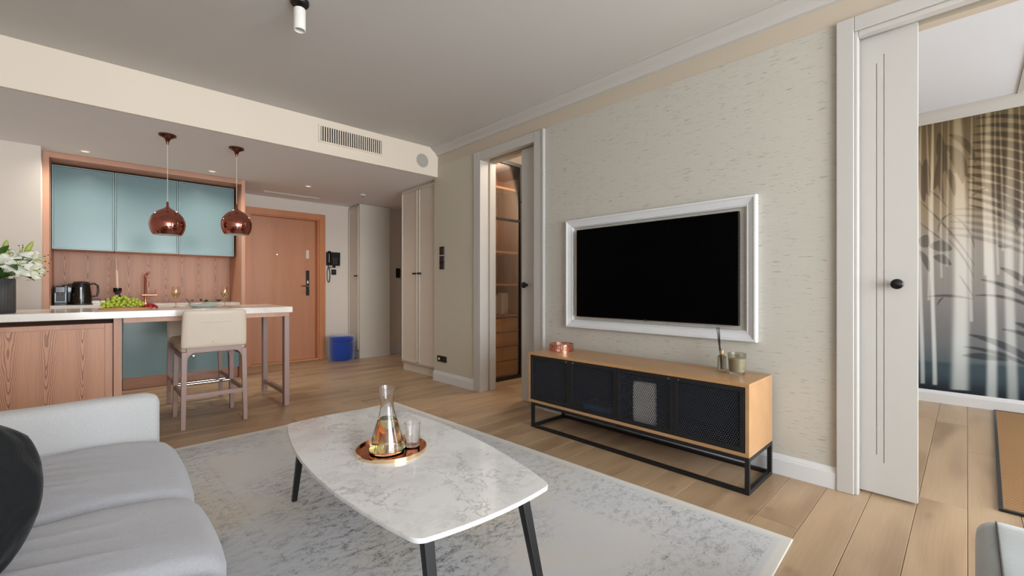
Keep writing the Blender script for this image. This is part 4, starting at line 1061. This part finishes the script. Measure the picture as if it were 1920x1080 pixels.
for x in (a0, a1 - q):
    for y in (b0, b1 - q): box(x, x + q, y, y + q, q, Z0 - q).build('leg', M['blackmetal'], mc)
ro = thing('router', 'white router standing behind the third perforated console door', 'router', (2.56, 1.44, Z0 + t_ + .0045), math.radians(8))
me = softbox(-.02, .02, -.075, .075, .01, .27, .012, 6); link('housing', me, M['white'], ro, smooth='full')
box(-.035, .035, -.07, .07, 0, .012).build('foot', M['white'], ro, bevel=.003)
sb = thing('set_top_box', 'flat set-top box with blue front behind the second console door', 'box', (2.62, 1.80, Z0 + t_ + .0045))
box(-.07, .10, -.13, .13, 0, .05).build('housing', M['black'], sb, bevel=.003); box(-.073, -.07, -.12, .12, .008, .042).build('front', paint('blue_plastic', (40, 96, 130), .4, .1, 10, 0), sb)
# things on the console
pb = thing('copper_bowl', 'low round copper basket with punched sides on the console', 'basket', (2.73, 2.28, Z1 + .0005))
R_ = .098; hv, hf = hexpanel(0, 2 * PI * R_, .004, .056, 2 * PI * R_ / 44, 2 * PI * R_ / 44 * .40)
m = MB(); m.v = [(R_ * math.cos(a / R_), R_ * math.sin(a / R_), b_) for a, b_ in hv]; m.f = hf
o = m.build('punched_side', M['roseg'], pb, weld=True); sd = o.modifiers.new('thick', 'SOLIDIFY'); sd.thickness = .0015
m = MB(); m.lathe([(0, 0), (R_ + .001, 0), (R_ + .001, .006), (R_ - .003, .006), (R_ - .004, .003), (0, .003)], 44); m.build('bottom', M['roseg'], pb, smooth=True)
m = MB(); m.lathe([(R_ - .003, .052), (R_ + .002, .052), (R_ + .002, .058), (R_ - .003, .058)], 44, closed=True); m.build('rim', M['roseg'], pb, smooth=True)
cj = thing('candle_jar', 'smoked glass jar candle with cream wax on the console', 'candle', (2.735, .940, Z1 + .0005))
m = MB(); m.lathe([(0, 0), (.040, 0), (.041, .004), (.050, .125), (.0485, .125), (.040, .016), (0, .013)], 36); m.build('jar', M['smokeglass'], cj, smooth=True)
m = MB(); m.lathe([(0, .0135), (.0388, .0165), (.0462, .095), (0, .094)], 32); m.build('wax', M['wax'], cj, smooth=True)
MB().tube([(0, 0, .094), (.001, 0, .108)], .0012, 6).build('wick', M['black'], cj)
rd = thing('reed_diffuser', 'small smoked bottle with dark reed sticks beside the candle jar', 'diffuser', (2.80, 1.05, Z1 + .0005))
m = MB(); m.lathe([(0, 0), (.024, 0), (.026, .004), (.026, .085), (.014, .094), (.011, .097), (.0095, .097), (.012, .092), (.0235, .083), (.0235, .008), (0, .006)], 24); m.build('bottle', M['smokeglass'], rd, smooth=True)
m = MB(); m.lathe([(.0115, .098), (.0135, .098), (.0135, .125), (.0115, .125)], 20, closed=True); m.build('collar', M['gold'], rd, smooth=True)
for i in range(5):
    a = i * 1.256; MB().tube([(.006 * math.cos(a + 2), .006 * math.sin(a + 2), .012), (-.012 + .008 * math.cos(a), .02 + .008 * math.sin(a), .265)], .0017, 6).build('reed', M['black'], rd)

# ------------------------------------------------------------------ rug and coffee table
RW, RL = 1.98, 3.255
rug = tag(MB().box(-RW / 2, RW / 2, -RL / 2, RL / 2, 0, .011).build('area_rug', rugmat(RW, RL), None, (0, 0, .0006), 0, bevel=.003), 'large faded grey ornamental rug under the coffee table', 'rug')
ang = math.radians(2.3)
rug.rotation_euler = (0, 0, ang)
rc = Vector((2.185, .522)) + Vector((-RW / 2 * math.cos(ang) - RL / 2 * math.sin(ang), -RW / 2 * math.sin(ang) + RL / 2 * math.cos(ang)))
rug.location.x, rug.location.y = rc.x, rc.y
ZT = .425
ct = thing('coffee_table', 'marble-topped coffee table with bowed sides and black splayed legs', 'coffee table', (.903, 1.66, .012), math.radians(-2.7))
def top_outline(L, We, Wm, Le, r=.045):
    pts = []
    n = 24
    def corner(cx, cy, a0, a1):
        return [(cx + r * math.cos(a0 + (a1 - a0) * i / 8), cy + r * math.sin(a0 + (a1 - a0) * i / 8)) for i in range(9)]
    # right long side bulges from We to Wm
    side = [(We + (Wm - We) * math.cos(t * PI / 2 / 1.0 ) ** 1.0, L * math.sin(0) + t * L) for t in np.linspace(-1, 1, 5)]
    out = []
    P = lambda t: We + (Wm - We) * (1 - t * t)
    E = lambda s: L + (Le - L) * (1 - s * s)
    ts = np.linspace(-.93, .93, 30)
    right = [(P(t), t * L) for t in ts]
    ss_ = np.linspace(.86, -.86, 14)
    topc = [(s * We, E(s)) for s in ss_]
    a = right[-1]; b_ = topc[0]
    cor = [tuple(v[:2]) for v in bez((*a, 0), (We * 1.0 + .004, L + .004, 0), (*b_, 0), 8)][1:-1]
    q = right + cor + topc
    a2 = topc[-1]; cor2 = [(-x, y) for x, y in cor[::-1]]
    q += cor2 + [(-x, y) for x, y in right[::-1]]
    q += [(-x, -y) for x, y in cor] + [(-x, -y) for x, y in topc] + [(x, -y) for x, y in cor[::-1]]
    return q
ol = top_outline(.66, .254, .335, .685)
m = MB(); n = len(ol); lay = [(.975, ZT - .022), (1, ZT - .013), (1, ZT - .011), (1, ZT - .003), (.996, ZT - .0)]
vs = []
for (s, z) in lay: vs += [(x * s, y * s, z - .012) for x, y in ol]
m.add(vs, [(j * n + i, j * n + (i + 1) % n, (j + 1) * n + (i + 1) % n, (j + 1) * n + i) for j in range(len(lay) - 1) for i in range(n)] + [tuple(range(n - 1, -1, -1)), tuple(range((len(lay) - 1) * n, len(lay) * n))])
m.build('marble_top', M['marble'], ct, smooth=True)
m = MB(); m.box(-.19, .19, -.60, -.56, ZT - .052, ZT - .0345).box(-.19, .19, .56, .60, ZT - .052, ZT - .0345).box(-.02, .02, -.56, .56, ZT - .052, ZT - .0345); m.build('under_frame', M['blackmetal'], ct)
for sx in (-1, 1):
    for sy in (-1, 1):
        tx, ty, bx, by = sx * .185 - .01, sy * .60, sx * .2 - .01, sy * .705
        m = MB(); A = .0165; B_ = .0115
        m.hexa([(bx - B_, by - B_, 0), (bx + B_, by - B_, 0), (bx + B_, by + B_, 0), (bx - B_, by + B_, 0)], [(tx - A, ty - A, ZT - .0345), (tx + A, ty - A, ZT - .0345), (tx + A, ty + A, ZT - .0345), (tx - A, ty + A, ZT - .0345)])
        m.build('leg', M['blackmetal'], ct, bevel=.002)
ty_ = thing('copper_tray', 'round mirror-polished copper tray with pale rim on the marble table', 'tray', (.886, 1.655, ZT + .0005), math.radians(20))
m = MB(); n = 96; R_ = .143; vs = []
def rimh(i):
    a = (i / n * 2 * PI) % PI; d_ = min(abs(a - 0), abs(a - PI)); return .0145 if d_ > .26 else .009
for (r, f_) in ((R_ - .004, 0), (R_, 0), (R_, 1), (R_ - .003, 1), (R_ - .003, -1)):
    for i in range(n):
        z = .0 if f_ == 0 else (rimh(i) if f_ == 1 else .005); vs.append((r * math.cos(2 * PI * i / n), r * math.sin(2 * PI * i / n), z))
m.add(vs, [(j * n + i, j * n + (i + 1) % n, (j + 1) * n + (i + 1) % n, (j + 1) * n + i) for j in range(4) for i in range(n)])
m.build('rim', M['gold'], ty_, smooth=True)
MB().lathe([(0, 0.0), (R_ - .0045, 0.0), (R_ - .0035, .0055), (0, .0055)], 64).build('base', M['traycopper'], ty_, smooth=True)
zt_ = ZT + .0065
cf = thing('carafe', 'conical glass carafe of pale wine on the copper tray', 'carafe', (.862, 1.648, zt_))
prof = [(0, 0), (.066, 0), (.073, .005), (.073, .012), (.066, .045), (.052, .09), (.037, .135), (.029, .165), (.0255, .19), (.0255, .205), (.029, .232), (.036, .262)]
inn = [(.0345, .262), (.0275, .232), (.024, .205), (.024, .19), (.0275, .165), (.0355, .135), (.0505, .09), (.0645, .045), (.071, .012), (.068, .007), (0, .006)]
MB().lathe(prof + inn, 48).build('glass', M['glass'], cf, smooth=True)
MB().lathe([(0, .0065), (.0675, .0075), (.0703, .0125), (.0638, .045), (.0498, .09), (.0352, .134), (0, .134)], 40).build('wine', M['wine'], cf, smooth=True)
gt = thing('tumbler', 'clear empty drinking glass beside the carafe on the tray', 'glass', (.967, 1.628, zt_))
MB().lathe([(0, 0), (.029, 0), (.031, .003), (.0335, .098), (.0322, .098), (.0298, .008), (0, .007)], 36).build('glass', M['glass'], gt, smooth=True)

# ------------------------------------------------------------------ sofa
from mathutils import noise as mn
def wrinkle(p, s=1.0):
    b_ = mn.noise(Vector((p.x * 1.2 + 5, p.y * 3.5, 2.0)))
    q = p.y + .30 * p.x + .04 * mn.noise(Vector((p.x * 3, p.y * 3, 7)))
    rg = 1 - abs(mn.noise(Vector((p.x * 1.1, q * 11.0, 0))))          # long pulled creases running back to front
    fade = max(0.0, min(1.0, (.12 - p.x) / .35)) * (.35 + .65 * max(0, mn.noise(Vector((p.x * .8, p.y * 2.1, 9))) + .4))
    return s * (.012 * b_ + .016 * fade * (rg ** 6 - .4))
sf = thing('sofa', 'light grey fabric sofa along the left with three seat cushions', 'sofa')
link('arm', softbox(-.98, .205, 2.515, 2.635, .10, .622, .045, 20, lambda p, nr: p + Vector((0, 0, .006 * mn.noise(p * 3)))), M['sofaarm'], sf, smooth='full')
link('arm', softbox(-.98, .205, .13, .25, .10, .622, .045, 12), M['sofaarm'], sf, smooth='full')
link('back', softbox(-1.10, -.86, .13, 2.635, .10, .80, .07, 14), M['sofaarm'], sf, smooth='full')
link('base', softbox(-.90, .195, .25, 2.515, .09, .26, .03, 10), M['sofa'], sf, smooth='full')
ys = [(2.512, 1.815), (1.811, 1.295), (1.291, .252)]
for i, (b_, a) in enumerate(ys):
    def fs_(p, nr, a=a, b_=b_):
        t = (p.y - a) / (b_ - a); dome = .022 * (1 - (2 * t - 1) ** 4)
        xx = (p.x + .86) / 1.1; droop = -.035 * max(0, (xx - .75) / .25) ** 2
        if nr.z > .05: p = p + Vector((0, 0, (dome + droop) * min(1, nr.z * 1.5) + wrinkle(p) * min(1, nr.z * 2)))
        if nr.x > .3: p = p + Vector((.012 * math.sin(PI * t), 0, 0))
        return p
    link('seat_cushion', softbox(-.84, .242, a, b_, .262, .432, .06, 64, fs_), M['sofa'], sf, smooth='full')
for (x, y) in ((-.9, .3), (.1, .3), (-.9, 2.45), (.1, 2.45)):
    MB().lathe([(0, .013 if x > 0 else .0005), (.018, .013 if x > 0 else .0005), (.022, .095), (0, .095)], 14).build('foot', M['blackmetal'], sf, (x, y, 0))
# back cushion hidden to the left edge plus black pillow
pw = thing('throw_pillow', 'black velvet throw pillow leaning on the sofa at the left edge', 'pillow', (-.275, 1.44, .462))
def pillow_mesh(W, T, n=56):
    bm = bmesh.new(); grid = {}
    for s in (1, -1):
        for i in range(n + 1):
            for j in range(n + 1):
                u, v = 2 * i / n - 1, 2 * j / n - 1
                k_ = ((1 - u ** 2) * (1 - v ** 2)) ** .42
                x = u * W * math.sqrt(1 - .42 * v * v); z = v * W * math.sqrt(1 - .42 * u * u)
                y = s * T * k_ + .006 * mn.noise(Vector((u * 5, v * 5, s)))* k_ + .006 * math.sin(17 * math.hypot(u, v) + 2 * u + 3 * mn.noise(Vector((u * 3, v * 3, 1)))) * k_ * (1 - k_ ** 3)
                if k_ < 1e-6 and (1, i, j) in grid and s == -1: grid[(s, i, j)] = grid[(1, i, j)]
                else: grid[(s, i, j)] = bm.verts.new((x, y, z))
        for i in range(n):
            for j in range(n):
                f = [grid[(s, i, j)], grid[(s, i + 1, j)], grid[(s, i + 1, j + 1)], grid[(s, i, j + 1)]]
                if len(set(f)) == 4: bm.faces.new(f if s == -1 else f[::-1])
    bmesh.ops.recalc_face_normals(bm, faces=bm.faces)
    me = bpy.data.meshes.new('pillow'); bm.to_mesh(me); bm.free(); return me
o = link('cover', pillow_mesh(.192, .08), M['pillow'], pw, (0, 0, .182), smooth='full')
o.rotation_euler = (math.radians(-10), math.radians(12), math.radians(18))

# armchair corner at the lower right
ac = thing('velvet_armchair', 'grey-green velvet armchair corner with piped seam at the lower right', 'armchair', (1.40, -.40, 0))
def fc_(p, nr): return p + Vector((0, 0, .004 * mn.noise(p * 6))) 
link('arm', softbox(-.40, .42, .20, .385, .10, .46, .05, 16, fc_), M['velvetgrey'], ac, smooth='full')
link('arm', softbox(-.40, .42, -.385, -.20, .10, .46, .05, 10, fc_), M['velvetgrey'], ac, smooth='full')
link('seat', softbox(-.42, .44, -.20, .20, .10, .42, .05, 12, fc_), M['velvetgrey'], ac, smooth='full')
link('backrest', softbox(-.52, -.40, -.385, .385, .10, .62, .05, 10), M['velvetgrey'], ac, smooth='full')
MB().tube([(-.36, .345, .4615), (.34, .345, .4615), (.385, .345, .457), (.408, .345, .444), (.4215, .345, .41), (.4215, .345, .14)], .0025, 8).build('piping', M['vase'], ac, smooth=True)
for sx in (-1, 1):
    for sy in (-1, 1): MB().lathe([(0, .0005), (.012, .0005), (.018, .10), (0, .10)], 12).build('leg', M['blackmetal'], ac, (sx * .36, sy * .33, 0))
